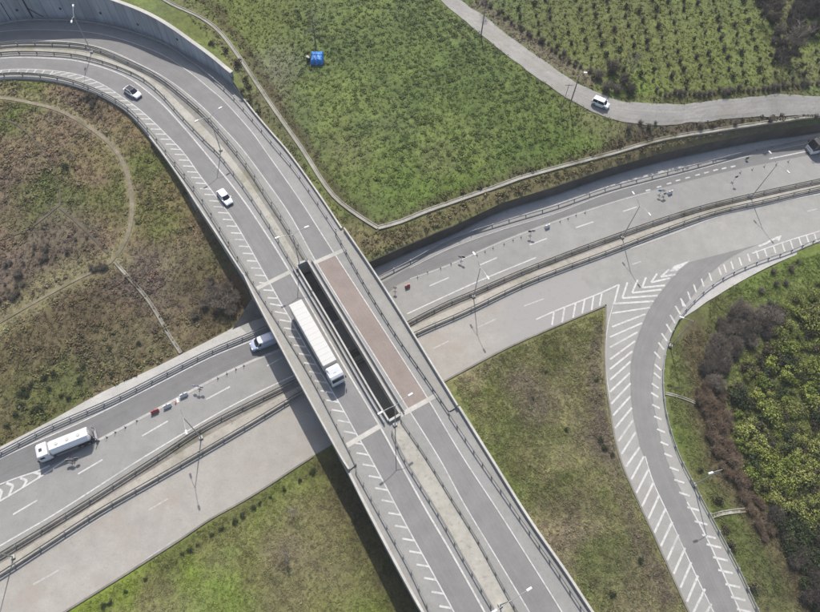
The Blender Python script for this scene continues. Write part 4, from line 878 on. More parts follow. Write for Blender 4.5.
# hedge of bare shrubs along the farm road
hedge = protos('t', [(1.5, 2.0, 190, .035), (1.2, 1.7, 150, .035), (1.0, 1.3, 110, .03)], 'twig_p', 5)
for x, y, s in [(598, 78, 1.3), (612, 72, 1.5), (622, 84, 1.5), (606, 90, 1.1), (630, 92, 1.1), (590, 72, .9), (616, 92, 1.2)]:
    put('bare_shrub', hedge[int(x) % 3], zat(x, y, ne, ZF), s, 'bare purple grey shrub in the thicket above the bend of the narrow road', 'shrub', 'bare thicket at the bend of the narrow road')
for i in range(34):
    x = 660 + i * 4.9; y = 95 - max(0, (x - 700)) * .09 + random.uniform(-2.5, 1.5)
    put('bare_shrub', random.choice(hedge), zat(x, y, ne, ZF), random.uniform(.4, .75), 'low brown bare shrub in the hedge along the right part of the narrow road', 'shrub', 'low hedge above the narrow road')
for i in range(30):
    t = i / 29; x = 478 + t * 105 + random.uniform(-3, 3); y = 4 + t * 72 + random.uniform(-4, 2)
    put('bare_shrub', random.choice(hedge), zat(x, y - 3, ne, ZF), random.uniform(.3, .7), 'grey brown bare shrub in the verge above the left part of the narrow road', 'shrub', 'bare verge shrubs above the narrow road')
for x, y in [(640, 124), (648, 128), (655, 124), (628, 130), (770, 121), (735, 124), (700, 127), (815, 118)]:
    put('bare_shrub', random.choice(hedge), zat(x, y, ne, 6.5), random.uniform(.45, .9), 'brown shrub on the bank between the narrow road and the stone wall', 'shrub', 'shrubs on the bank above the stone wall')
# bare trees
def bare_tree(x, y, zf, z0, h, r, label, n=150, w=.035, lean=(0, 0), mat='twig_g'):
    p = zat(x, y, zf, z0); e = empty('bare_tree', p, random.random() * 6); tag(e, label, 'tree'); rg = np.random.default_rng(int(x * 7 + y)); mb = MB()
    L = Vector((lean[0], lean[1], 0)); mb.tube((0, 0, -.1), Vector((0, 0, h * .45)) + L * .45, .16 * h / 8, .10 * h / 8, n=8); mb.tube(Vector((0, 0, h * .45)) + L * .45, Vector((0, 0, h * .95)) + L, .10 * h / 8, .03, n=6)
    tips = []
    for i in range(14):
        t = .25 + .65 * rg.random(); b0 = Vector((0, 0, h * t)) + L * t; a = rg.random() * 6.28; ln = r * (1.1 - t * .5); e1 = b0 + Vector((math.cos(a) * ln, math.sin(a) * ln, ln * (.5 + .6 * rg.random()))); mb.tube(b0, e1, .05 * h / 8, .02, n=4); tips.append((b0, e1))
    mb.build('trunk', M['bark'], e); mb = MB(); C = []
    for i in range(n):
        b0, e1 = tips[i % 14]; t = .3 + .7 * rg.random(); s = b0.lerp(e1, t); f = s + Vector((rg.normal(), rg.normal(), abs(rg.normal()))) * r * .28; mb.tube(s, f, w, w * .3, n=3, cap=False); C += [.7 + .6 * rg.random()] * 6
    o = mesh('crown', mb.V, mb.F, M[mat], e); colattr(o.data, np.array(C)); return e
bare_tree(316, 47, ne, 7.5, 9, 1.7, 'slim pale bare tree above the blue covered stack', 120, .03)
bare_tree(484, 14, ne, 8, 4, 1.5, 'small grey bare tree touching the upper edge of the narrow road', 110, .03)
bare_tree(627, 80, ne, 7.5, 6, 2.2, 'pale bare tree in the thicket at the bend of the narrow road', 180, .03)
bare_tree(762, 22, ne, 8, 7, 2.6, 'leaning dark bare tree at the top, left of the dark grove', 220, .045, mat='twig_d')
bare_tree(788, 55, ne, 8, 7, 3.0, 'broad grey purple bare tree below the dark grove at the top right', 420, .045, mat='twig_p')
bare_tree(800, 22, ne, 8, 7, 3.2, 'dark bare tree in the middle of the grove at the top right', 420, .05, mat='twig_d')
bare_tree(816, 8, ne, 8, 7, 3.2, 'dark bare tree in the top right corner of the picture', 420, .05, mat='twig_d')
bare_tree(776, 70, ne, 8, 3.5, 1.8, 'small dark bare tree at the lower tip of the grove at the top right', 200, .045, mat='twig_d')
# thicket right of the exit ramp
def grove(x, y): put('bare_shrub', random.choice(hedge + grv), zat(x, y, ne, ZF), random.uniform(.7, 1.3), 'tangled dark bare shrub in the grove at the top right corner', 'shrub', 'bare grove at the top right')
grv = protos('t', [(1.9, 2.6, 240, .05), (1.6, 2.2, 200, .05)], 'twig_d', 28)
thick = protos('t', [(1.9, 2.4, 260, .04), (1.6, 2.0, 220, .04), (2.1, 2.6, 280, .04)], 'twig_p', 8); thickd = protos('t', [(1.8, 2.3, 260, .05), (1.5, 1.9, 220, .05)], 'twig_d', 9)
thickr = protos('t', [(1.3, 1.5, 190, .035), (1.1, 1.3, 150, .035)], 'twig_r', 18)
leafs = protos('l', [(1.5, 1.8, 760, .115, 9), (1.3, 1.5, 640, .11, 7), (1.7, 2.0, 860, .12, 11), (1.2, 1.9, 620, .105, 7), (1.6, 1.4, 700, .11, 12)], 'leaf_yg', 10); leafd = protos('l', [(1.4, 1.8, 620, .12, 8), (1.2, 1.6, 520, .11, 7)], 'leaf_dk', 11); leafb = protos('l', [(1.2, 1.4, 320, .14, 6), (1.0, 1.2, 280, .13, 5)], 'leaf_br', 12)
def scatter(poly_px, step, f):
    P = np.array(poly_px, float); x0, y0 = P.min(0); x1, y1 = P.max(0); y = y0; k = 0
    while y < y1:
        x = x0 + (k % 2) * step / 2
        while x < x1:
            q = (x + random.uniform(-.4, .4) * step, y + random.uniform(-.35, .35) * step)
            if inside([q], poly_px)[0]: f(*q)
            x += step
        y += step * .85; k += 1
scatter([(757, -5), (775, 2), (780, 14), (800, -2), (832, -2), (832, 36), (812, 34), (800, 48), (788, 62), (772, 62), (764, 46), (776, 34), (768, 22), (756, 12)], 9, grove)
def upper(x, y):
    put('bare_shrub', random.choice(thick if random.random() < .6 else thickd), zat(x, y, rz_, 0), random.uniform(.7, 1.1), 'bare purple grey shrub in the dark thicket right of the exit ramp bend', 'shrub', 'bare thicket beside the exit ramp')
scatter([(716, 322), (738, 310), (768, 304), (776, 314), (765, 338), (740, 352), (722, 380), (715, 400), (700, 375), (703, 350)], 9, upper)
def midb(x, y):
    put('bare_shrub', random.choice(thickr), zat(x, y, rz_, 0), random.uniform(.6, 1.15), 'reddish brown bare shrub in the band between the ramp grass and the green shrubs', 'shrub', 'brown shrub band beside the exit ramp')
scatter([(694, 385), (722, 385), (728, 420), (735, 455), (755, 490), (775, 530), (765, 545), (748, 510), (728, 480), (712, 455), (700, 425)], 8.5, midb)
def corner(x, y):
    me = random.choice(thickd + leafd); put('dark_shrub', me, zat(x, y, rz_, 0), random.uniform(.7, 1.15), 'dark shrub in the dark clump at the lower right corner', 'shrub', 'dark clump in the lower right corner')
scatter([(765, 510), (785, 520), (832, 535), (832, 625), (815, 620), (800, 590), (785, 560), (772, 535)], 10, corner)
def ygr(x, y):
    r_ = random.random() * (1 if x > 770 else 1.25); n3 = float(vnoise([(x, y)], 40, 2, 4)[0])
    me = random.choice(leafs) if r_ < .70 else (random.choice(leafd) if r_ < .80 else random.choice(leafb))
    kd = 'yellow green' if me in leafs else ('dark green' if me in leafd else 'olive brown'); zn = ('upper' if y < 370 else 'middle' if y < 450 else 'lower') + (' left' if x < 785 else ' right')
    put('green_shrub', me, zat(x, y, rz_, 0), random.uniform(.5, 1.3), f'{kd} leafy shrub in the {zn} part of the plantation at the right', 'shrub', f'{kd} shrubs, {zn} part of the plantation')
scatter([(778, 300), (800, 290), (835, 280), (835, 545), (800, 528), (775, 512), (756, 490), (742, 462), (730, 400), (740, 365), (768, 345), (778, 325)], 10.8, ygr)
for x, y in [(797, 262), (790, 270), (775, 285), (760, 292), (785, 284), (772, 272), (740, 300)]:
    put('bare_shrub', hedge[int(x) % 3], zat(x, y, rz_, 0), random.uniform(.5, .8), 'small grey bare shrub on the bright grass above the thicket', 'shrub', 'bare shrubs on the grass inside the exit bend')
for x, y in [(730, 545), (718, 500), (725, 530), (700, 470), (752, 588)]:
    put('low_shrub', leafb[int(x) % 2], zat(x, y, rz_, 0), random.uniform(.45, .8), 'low olive brown shrub on the grass strip beside the lower exit ramp', 'shrub', 'low shrubs beside the lower exit ramp')
# loop bank shrubs
for i in range(60):
    cx_, cy_, sx, sy = random.choice([(75, 245, 22, 16), (20, 270, 22, 14), (15, 295, 14, 8), (100, 270, 8, 6), (45, 255, 18, 12), (90, 100, 14, 8)])
    x, y = random.gauss(cx_, sx * .55), random.gauss(cy_, sy * .55)
    if y < 92 or x > 112: continue
    put('bare_shrub', random.choice(hedge), zat(x, y, loopz, 3), random.uniform(.3, .65), 'low purple grey bare shrub in the patch inside the curved path', 'shrub', 'bare shrubs inside the curved path')
for x, y, s in [(215, 295, 1.0), (222, 305, 1.1), (205, 305, .8), (228, 290, .9), (212, 283, .7), (232, 312, .7), (196, 316, .5), (235, 300, .8)]:
    put('bare_shrub', random.choice(thick), zat(x, y, loopz, 1.5), s, 'tangled grey brown shrub in the corner between the bank and the overpass', 'shrub', 'tangled shrubs beside the overpass shadow')
put('dark_shrub', leafd[0], zat(66, 168, loopz, 4), .55, 'single dark evergreen shrub inside the curved path', 'shrub', None)
for i in range(26):
    x = random.uniform(5, 140); y = 440 - x * .47 - random.uniform(8, 42)
    put('low_shrub', random.choice(leafd), zat(x, y, loopz, .8), random.uniform(.25, .5), 'small dark green shrub on the bank above the lower road', 'shrub', 'dark shrubs on the bank above the lower road')
# young shrubs in a row below the lower road
for x, y in [(312.8, 471.7), (300, 480.6), (284.6, 489.6), (271, 497), (259.5, 503.7), (254, 507.5), (242, 515), (234.6, 523), (223, 528), (211.5, 534.5), (197.4, 544.7), (191, 550), (183, 553.7), (146, 579), (125.6, 591), (111.5, 602.4), (104, 606), (243.5, 517), (235, 520)]:
    put('young_shrub', leafd[int(x) % 2], zat(x, y, swz, 0), random.uniform(.22, .42), 'young dark shrub in the planted row below the kerb of the lower road', 'shrub', 'row of young shrubs below the lower road')
for x, y, s in [(533, 398, .3), (612, 455, .3), (566, 430, .3), (612, 594, .4), (545, 372, .3), (640, 560, .35), (597, 380, .35), (600, 440, .4), (604, 448, .4)]:
    put('low_shrub', leafd[int(x) % 2], zat(x, y, sez, 0), s, 'small dark shrub standing alone in the grass triangle', 'shrub', 'small shrubs in the grass triangle')
bare_tree(288, 556, swz, 0, 2.6, 1.3, 'small purple bare tree in the bright grass left of the bridge', 170, .025, mat='twig_p')
bare_tree(294, 513, swz, 0, 2.0, 1.1, 'low spreading bare bush in the grass above the small purple tree', 120, .02, mat='twig_g')
for i, (x, y) in enumerate([(243, 92), (250, 98), (246, 80), (248, 88), (238, 66), (212, 44), (226, 52), (258, 112)]):
    put('low_shrub', leafb[i % 2], zat(x, y, ne, 7), random.uniform(.5, .9), 'olive bush between the upper road and the winding drainage channel', 'shrub', 'olive bushes beside the upper road')

# ------------------------------------------------------------------ vehicles
def rr(x, hw, z0, z1, r=.15, n=3):
    """rounded section at x"""
    out = []
    for (cy, cz, a0) in ((hw - r, z1 - r, 0), (-hw + r, z1 - r, 90), (-hw + r * .5, z0 + r * .5, 180), (hw - r * .5, z0 + r * .5, 270)):
        rad = r if cz > (z0 + z1) / 2 else r * .5
        for k in range(n + 1):
            a = R(a0 + 90 * k / n); out.append(Vector((x, cy + rad * math.cos(a), cz + rad * math.sin(a))))
    return out
def wheel(root, x, y, r=.33, w=.22):
    mb = MB(); mb.tube((x, y - w / 2, r), (x, y + w / 2, r), r, n=20); o = mb.build('wheel', M['tyre'], root)
    s = 1 if y > 0 else -1; mb = MB(); mb.tube((x, y + s * w / 2 - s * .02, r), (x, y + s * (w / 2 + .015), r), r * .6, n=16); mb.build('rim', M['rim'], o)
def make_car(name, label, cat, L, Wd, Ht, paint, hood=1.1, boot=.35, darkroof=False, van=False, screen=.75, rear=.45):
    root = empty(name); tag(root, label, cat); hw = Wd / 2; belt = Ht * .6; hx = L / 2
    mb = MB(); S = [(-hx, hw * .80, .38, belt * .86), (-hx + .12, hw * .93, .28, belt * .97), (-hx + .5, hw * .98, .22, belt), (0, hw, .2, belt), (hx - hood - .1, hw * .99, .2, belt * .99), (hx - .55, hw * .95, .22, belt * .88), (hx - .15, hw * .86, .28, belt * .76), (hx, hw * .70, .36, belt * .64)]
    mb.loft([rr(*s) for s in S]); mb.build('body', paint, root, smooth=True)
    xb0, xb1 = -hx + boot, hx - hood; xt0, xt1 = xb0 + rear, xb1 - screen; bw, tw = hw * .93, hw * .76; z0, z1 = belt - .04, Ht - .05
    def ring(x0, x1, w, z): return [Vector(p) for p in ((x0, -w + .12, z), (x0 + .12, -w, z), (x1 - .2, -w, z), (x1, -w * .7, z), (x1 + .06, 0, z), (x1, w * .7, z), (x1 - .2, w, z), (x0 + .12, w, z), (x0, w - .12, z), (x0 - .03, 0, z))]
    mb = MB(); mb.loft([ring(xb0, xb1, bw, z0), ring(xt0, xt1, tw, z1)]); mb.build('windows', M['glass'], root)
    if van:
        mb = MB(); mb.loft([ring(xb0, xb1 - .75, bw + .02, z0), ring(xb0 + .06, xt1 - .3, tw + .08, z1)]); mb.build('cargo_box', paint, root, bevel=.05)
    mb = MB(); mb.loft([ring(xt0 - .03, xt1 + .03, tw + .03, z1 - .01), ring(xt0, xt1, tw, z1 + .035), ring(xt0 + .12, xt1 - .12, tw * .86, z1 + .06)]); mb.build('roof', M['glass'] if darkroof else paint, root, smooth=False)
    mb = MB()
    for s in (-1, 1):
        for xa, xb in ((xb0 + .06, xt0 + .02), (xb1 - .12, xt1 - .06)): mb.tube((xa, s * (bw - .04), z0), (xb, s * (tw - .01), z1 + .02), .05, n=6)
        xm = (xt0 + xt1) / 2 - .1; mb.tube((xm, s * (bw + .0), z0), (xm, s * (tw + .02), z1 + .02), .045, n=6)
        if darkroof: mb.tube((xt0, s * tw, z1 + .03), (xt1, s * tw, z1 + .03), .05, n=6)
    mb.build('pillars', paint, root)
    for s in (-1, 1):
        mb = MB(); mb.box(hx - .34, hx - .06, s * hw * .60 - .17, s * hw * .60 + .17, belt * .66, belt * .80); mb.build('headlight', M['lampglass'], root, bevel=.03)
        mb = MB(); mb.box(-hx - .02, -hx + .22, s * hw * .72 - .12, s * hw * .72 + .12, belt * .66, belt * .93); mb.build('tail_light', M['tail'], root, bevel=.02)
        mb = MB(); mb.box(xb1 - .35, xb1 - .12, s * (hw + .02) - .1, s * (hw + .02) + .12, belt - .02, belt + .14); mb.build('mirror', paint, root, bevel=.03)
        for x in (-hx + .78, hx - .82): wheel(root, x, s * (hw - .1))
    mb = MB(); mb.box(hx - .1, hx + .02, -hw * .55, hw * .55, .34, .5); mb.build('grille', M['black'], root)
    return root
def place(o, p0, p1, z, zf=None):
    """centre the thing between two picture points (rear, front)"""
    a, b = at(*p0, z), at(*p1, z); c = (a + b) / 2; o.location = (c.x, c.y, z if zf is None else float(zf([(c.x, c.y)])[0]) + .12); d = b - a; o.rotation_euler = (0, 0, math.atan2(d.y, d.x)); return o
c1 = make_car('car', 'white car with a dark glass roof on the loop at the upper left', 'car', 4.5, 1.85, 1.55, M['white'], 1.15, .55, True)
place(c1, (126, 89.5), (141, 99), ZD)
c2 = make_car('car', 'white car with a white roof on the loop above the truck', 'car', 4.3, 1.8, 1.5, M['white'], 1.05, .3, False, screen=.7)
place(c2, (220, 192), (231, 206), ZD)
c3 = make_car('car', 'white car with dark side windows on the narrow road at the top', 'car', 4.0, 1.75, 1.65, M['white'], .75, .12, False, screen=.5, rear=.2)
p = at(600, 105, ZF + .1); c3.location = (p.x, p.y, zne(p) + .12); d = at(609, 108.5, ZF) - at(592, 101.5, ZF); c3.rotation_euler = (0, 0, math.atan2(d.y, d.x))
c4 = make_car('van', 'silver blue van half hidden under the overpass in its shadow', 'van', 5.6, 2.0, 2.2, M['silver'], .95, .1, False, True, screen=.7, rear=.1)
place(c4, (277, 339), (254, 348), ZR)
def box_truck_cab(root, x0, x1, hw, h, paint, hatch=True):
    mb = MB()
    mb.loft([rr(x0, hw * .97, .55, h, .12), rr(x1 - .55, hw, .5, h * .985, .2), rr(x1 - .2, hw * .98, .5, h * .9, .25), rr(x1, hw * .93, .55, h * .6, .15)]); mb.build('cab', paint, root, smooth=False)
    mb = MB(); z0, z1 = h * .56, h * .82; zf_ = lambda z: x1 + .04 - max(0, (z - h * .6)) / (h * .3) * .2
    mb.add([(zf_(z0), -hw * .86, z0), (zf_(z0), hw * .86, z0), (zf_(z1) + .03, hw * .86, z1), (zf_(z1) + .03, -hw * .86, z1), (zf_(z0) - .1, -hw * .86, z0), (zf_(z0) - .1, hw * .86, z0), (zf_(z1) - .12, hw * .86, z1), (zf_(z1) - .12, -hw * .86, z1)],
           [(0, 1, 2, 3), (7, 6, 5, 4), (0, 4, 5, 1), (1, 5, 6, 2), (2, 6, 7, 3), (3, 7, 4, 0)]); mb.build('windscreen', M['glass'], root)
    for s in (-1, 1):
        mb = MB(); mb.box(x1 - 1.15, x1 - .45, s * hw - .02, s * hw + .02, h * .58, h * .8); mb.build('side_window', M['glass'], root)
        mb = MB(); mb.box(x1 - .15, x1 + .05, s * (hw + .18) - .08, s * (hw + .18) + .08, h * .5, h * .75); mb.build('mirror', M['black'], root, bevel=.02)
        mb = MB(); mb.box(x1 - .05, x1 + .03, s * hw * .72 - .2, s * hw * .72 + .2, .75, .95); mb.build('headlight', M['lampglass'], root)
    if hatch: mb = MB(); mb.box(x0 + .75, x0 + 1.25, -.28, .28, h - .03, h + .03); mb.build('roof_hatch', M['black'], root)
    mb = MB(); mb.box(x1 - .3, x1 + .1, -hw * .98, hw * .98, .35, .72); mb.build('bumper', M['grey'], root, bevel=.05)
tr = empty('articulated_truck'); tag(tr, 'long articulated truck with a plain white box trailer on the overpass', 'truck')
mb = MB(); mb.box(-8.2, 5.4, -1.25, 1.25, 1.15, 4.0); mb.build('trailer_box', M['offwhite'], tr, bevel=.06)
mb = MB()
for k in range(12): mb.box(-7.8 + k * 1.12, -7.74 + k * 1.12, -1.22, 1.22, 3.99, 4.02)
mb.build('roof_ribs', M['grey'], tr)
mb = MB(); mb.box(-8.0, 5.2, -.5, .5, .85, 1.13); mb.box(4.0, 7.6, -.45, .45, .6, 1.0); mb.build('chassis', M['black'], tr)
for s in (-1, 1):
    mb = MB(); mb.box(-3.2, 2.0, s * 1.2 - .03, s * 1.2 + .03, .45, 1.1); mb.build('side_guard', M['grey'], tr)
    for x in (-6.8, -5.5, -4.2, 4.3, 7.2): wheel(tr, x, s * 1.05, .5, .32)
box_truck_cab(tr, 5.95, 8.2, 1.24, 3.55, M['white'])
mb = MB(); mb.add([(5.95, -1.0, 3.5), (7.35, -.95, 3.5), (7.35, .95, 3.5), (5.95, 1.0, 3.5), (5.95, -1.1, 3.95), (6.5, -.9, 3.85), (6.5, .9, 3.85), (5.95, 1.1, 3.95)], [(3, 2, 1, 0), (4, 5, 6, 7), (0, 1, 5, 4), (1, 2, 6, 5), (2, 3, 7, 6), (3, 0, 4, 7)]); mb.build('wind_deflector', M['white'], tr, bevel=.04)
a, b = at(295, 302, ZD + 4), at(337.5, 377, ZD + 3.6); d = (b - a); d.z = 0; c = a + d.normalized() * 8.2
tr.location = (c.x, c.y, ZD); tr.rotation_euler = (0, 0, math.atan2(d.y, d.x))
# tanker
tk_ = empty('tanker_truck'); tag(tk_, 'white tanker truck on the lower road at the left', 'truck')
mb = MB(); ang = [(.75, 1.25), (1.15, 1.7), (1.2, 2.3), (.72, 3.05), (-.72, 3.05), (-1.2, 2.3), (-1.15, 1.7), (-.75, 1.25)]
mb.loft([[Vector((x, y * k, 2.1 + (z - 2.1) * k)) for y, z in ang] for x, k in ((-4.0, .8), (-3.85, 1), (2.2, 1), (2.35, .8))]); mb.build('tank', M['white'], tk_)
mb = MB(); mb.box(-4.4, 4.0, -.45, .45, .7, 1.15); mb.build('chassis', M['black'], tk_)
mb = MB()
for y in (-.5, .5): mb.tube((-4.3, y, .8), (-4.15, y, 3.0), .04, n=6)
for z in np.arange(1, 3, .35): mb.tube((-4.27, -.5, z), (-4.27, .5, z), .03, n=6)
mb.box(-4.75, -4.35, -1.1, 1.1, .5, .75); mb.tube((-4.6, -1.0, .7), (-4.5, -1.0, 1.9), .08); mb.tube((-4.6, 1.0, .7), (-4.5, 1.0, 1.9), .08); mb.build('rear_ladder', M['grey'], tk_)
for x in (-2.6, -.8, 1.0): mb = MB(); mb.tube((x, 0, 3.0), (x, 0, 3.16), .3, n=14); mb.build('tank_lid', M['offwhite'], tk_)
for s in (-1, 1):
    for x in (-3.3, -2.1, 3.4): wheel(tk_, x, s * 1.02, .5, .3)
    mb = MB(); mb.box(-1.5, 2.0, s * 1.15 - .04, s * 1.15 + .04, .55, 1.15); mb.build('side_guard', M['grey'], tk_)
box_truck_cab(tk_, 2.6, 4.6, 1.22, 2.95, M['white'])
a, b = at(88, 434, 2.4), at(38.5, 450, 2.6); d = b - a; d.z = 0; c = (a + b) / 2; tk_.location = (c.x, c.y, ZR); tk_.rotation_euler = (0, 0, math.atan2(d.y, d.x) + R(4))
# coach at the right edge
co = empty('coach'); tag(co, 'white coach with a dark windscreen entering at the right edge', 'coach')
mb = MB(); mb.loft([rr(-6, 1.2, .45, 3.2, .2), rr(-5.8, 1.25, .35, 3.3, .2), rr(4.6, 1.25, .35, 3.3, .25), rr(5.3, 1.23, .35, 3.0, .3), rr(5.85, 1.18, .38, 1.75, .2), rr(6.0, 1.05, .42, 1.2, .15)]); mb.build('body', M['white'], co)
mb = MB(); mb.loft([rr(4.0, 1.27, 1.45, 3.34, .2), rr(4.65, 1.27, 1.45, 3.34, .25), rr(5.34, 1.25, 1.4, 3.05, .3), rr(5.92, 1.2, 1.35, 1.84, .2)]); mb.build('windscreen', M['glass'], co)
for s in (-1, 1):
    mb = MB(); mb.box(-5.4, 4.7, s * 1.25 - .02, s * 1.25 + .02, 1.7, 2.7); mb.build('side_window', M['glass'], co)
    mb = MB(); mb.box(5.75, 6.0, s * .85 - .16, s * .85 + .16, .75, 1.0); mb.build('headlight', M['lampglass'], co)
    mb = MB(); mb.tube((5.4, s * 1.2, 2.8), (6.0, s * 1.4, 2.6), .04); mb.box(5.92, 6.08, s * 1.4 - .12, s * 1.4 + .12, 2.0, 2.6); mb.build('mirror', M['black'], co)
    for x in (-3.8, 3.6): wheel(co, x, s * 1.1, .5, .3)
mb = MB(); mb.box(5.9, 6.05, -.8, .8, .5, .68); mb.box(5.93, 6.03, -.7, .7, 1.1, 1.2); mb.build('grille', M['grey'], co)
mb = MB(); mb.box(-1.5, .8, -.7, .7, 3.28, 3.5); mb.build('roof_unit', M['offwhite'], co, bevel=.08)
b = at(808, 150.5, .6); a = at(870, 137.5, .6); d = b - a; d.z = 0; d.normalize(); c = b - d * 6.0; co.location = (c.x, c.y, ZR); co.rotation_euler = (0, 0, math.atan2(d.y, d.x))

# ------------------------------------------------------------------ street lamps
def lamp(base, h, arm, label, double=True, z=0, group=None, flip=1, rise=.7, al=2.6):
    """arm: picture point the arm of the lamp heads for (direction across the road)"""
    b = at(*base, z) if not isinstance(base, Vector) else base
    a = Vector((arm[0], arm[1], 0)).normalized(); rz = math.atan2(a.y, a.x); e = empty('street_lamp', b, rz); tag(e, label, 'street lamp', group)
    mb = MB(); mb.tube((0, 0, 0), (0, 0, h), .11, .06, n=10); mb.build('pole', M['pole'], e)
    mb = MB(); mb.box(-.3, .3, -.3, .3, -.25, .45); mb.build('base', M['conc'], e, bevel=.03)
    for s in ((1, -1) if double else (1,)):
        mb = MB(); mb.tube((0, 0, h - .1), (s * al * .5, 0, h + rise * .7), .05, .045, n=6); mb.tube((s * al * .5, 0, h + rise * .7), (s * al, 0, h + rise), .045, .04, n=6); mb.build('arm', M['pole'], e)
        mb = MB(); x = s * (al + .25); mb.box(min(x - .45, x + .45), max(x - .45, x + .45), -.19, .19, h + rise - .08, h + rise + .10, taper=.05); mb.build('lamp_head', M['whitep'], e, bevel=.03)
    return e
def across(p, q, z=0): v = at(*q, z) - at(*p, z); return (v.x, v.y)
hb = 10.9
for b_, lab in (((14, 557), 'double arm street lamp in the lower median, near the left edge'), ((201.5, 438), 'double arm street lamp in the lower median, left of the overpass'), ((473.5, 297), 'double arm street lamp in the lower median, first right of the overpass'),
                ((622, 238), 'double arm street lamp in the lower median, second right of the overpass'), ((750.5, 198), 'double arm street lamp in the lower median, third right of the overpass')):
    lamp(b_, hb, across((475, 253), (486.5, 273)) if b_[0] > 0 else 0, lab, z=ZR)
for b_, ar_, lab in (((395, 425), ((378.8, 414.8), (403.8, 399.6)), 'double arm street lamp at the lower end of the bridge slot'), ((299.5, 264), ((271, 233), (296, 224)), 'double arm street lamp at the upper end of the bridge slot'),
                     ((221, 151), ((193.6, 112), (214, 101)), 'double arm street lamp in the upper median above the first bridge slot lamp'), ((500, 605), ((495.5, 611), (524.5, 592.5)), 'double arm street lamp in the pale median at the bottom edge'), ((92, 53), ((88, 80), (98, 50)), 'double arm street lamp in the upper median near the white car with the dark roof')):
    lamp(b_, 9.6, across(*ar_, ZD + 10) if b_[0] != 92 else (-.25, 1), lab, z=ZD, al=2.5)
lamp((693.5, 485), 10.5, across((722, 469.5), (711.6, 472.8), 10), 'single arm street lamp on the guardrail low on the exit ramp', False, z=0, al=1.9, rise=.3)
lamp((670, 346), 10.5, across((698, 317.7), (687.5, 315.5), 10), 'single arm street lamp on the guardrail at the bend of the exit ramp', False, z=0, al=1.9, rise=.3)
# utility poles
def upole(x, y, h, label, head=False, zf=ne, z0=ZF, thin=False):
    e = empty('utility_pole', zat(x, y, zf, z0)); tag(e, label, 'utility pole'); mb = MB(); r = .09 if thin else .17; mb.tube((0, 0, -.2), (0, 0, h), r, r * .6, n=10); mb.build('pole', M['wood'], e)
    if head:
        mb = MB(); mb.tube((0, 0, h - .5), (1.2, .9, h + .1), .04); mb.build('arm', M['pole'], e); mb = MB(); mb.box(1.0, 1.7, .75, 1.1, h, h + .15); mb.build('lamp_head', M['whitep'], e)
    else:
        mb = MB(); mb.box(-.8, .8, -.06, .06, h - .5, h - .36); mb.build('crossarm', M['wood'], e)
upole(569.5, 106, 8.5, 'wooden pole with a lamp head left of the car on the narrow road', True)
upole(560.5, 112, 8, 'thin dark pole just left of the wooden pole with a lamp head', thin=True)
upole(481, 36, 7, 'wooden pole on the lower side of the narrow road near the top')

# ------------------------------------------------------------------ road works
def barrier(x, y, m, label, rot=(1, .45), L=1.35, z=ZR):
    b = at(x, y, z); e = empty('road_barrier', b, math.atan2(*(lambda v: (v[1], v[0]))(across((x, y), (x + rot[0] * 10, y - rot[1] * 10))))); tag(e, label, 'barrier', 'plastic barriers of the road works')
    mb = MB(); mb.loft([[Vector((s, y_, z_)) for y_, z_ in ((-.3, 0), (-.3, .2), (-.13, .45), (-.11, .95), (.11, .95), (.13, .45), (.3, .2), (.3, 0))] for s in (-L / 2, L / 2)]); mb.build('body', m, e, bevel=.03)
    mb = MB(); mb.tube((0, 0, .94), (0, 0, 1.0), .09, n=10); mb.build('filler_cap', M['black'], e)
barrier(155.5, 412, M['red'], 'red plastic barrier, leftmost of three in the row left of the overpass')
barrier(168, 406.5, M['whitep'], 'white plastic barrier in the middle of three left of the overpass')
barrier(184.5, 395.5, M['whitep'], 'white plastic barrier, rightmost of three left of the overpass')
barrier(407.5, 287, M['red'], 'faded red plastic barrier just right of the overpass', L=1.0)
barrier(547, 227.5, M['whitep'], 'white plastic barrier right of the double round road sign', L=1.1)
barrier(669.5, 193.5, M['whitep'], 'white plastic barrier beside the cluster of road signs', L=1.1)
def sign(x, y, label, cols=('whitep',), h=1.6, tall=False, z=ZR):
    e = empty('road_sign', at(x, y, z), R(random.uniform(-20, 20))); tag(e, label, 'road sign'); mb = MB(); mb.tube((0, 0, 0), (0, 0, h + .5), .035); mb.build('post', M['grey'], e)
    mb = MB(); mb.box(-.4, .4, -.05, .05, 0, .06); mb.box(-.05, .05, -.4, .4, 0, .07); mb.build('foot', M['black'], e)
    for i, c in enumerate(cols):
        mb = MB(); x_ = (i - (len(cols) - 1) / 2) * .72; zz = h + (i % 2) * .25; mb.tube((x_, -.055, zz), (x_, -.085, zz), .34, n=20); mb.build('sign_plate', M[c], e)
        mb = MB(); mb.tube((x_, -.02, zz), (x_, -.052, zz), .38, n=20); mb.build('sign_rim', M['red' if c == 'whitep' else 'whitep'], e)
sign(200, 389.5, 'two round blue and white road signs on a post left of the overpass', ('bluesign', 'whitep', 'bluesign'))
sign(75, 461, 'dark backed road signs in the lane closure beside the tanker truck', ('black', 'whitep', 'black'), 1.3)
sign(72.5, 463, 'small white road sign leaning left of the dark backed signs near the tanker', ('whitep',), 1.0)
sign(395, 291.5, 'white road sign closest to the overpass, on its right side', ('whitep',), 1.5)
sign(461, 261, 'dark backed road signs right of the faded red barrier', ('grey', 'black'), 1.5)
sign(530, 236, 'two small dark road signs left of the white barrier', ('black', 'grey'), 1.7)
sign(659, 195.5, 'blue and white road signs at the left of the sign cluster under the short dashes', ('bluesign', 'whitep'), 1.6)
sign(663, 197, 'dark backed road sign at the right of the sign cluster under the short dashes', ('grey',), 1.2)
sign(732, 183, 'tall narrow dark road sign between the sign cluster and the coach', ('black',), 2.2)
sign(746, 160, 'small dark road sign in the dark lane left of the coach', ('black',), .7)
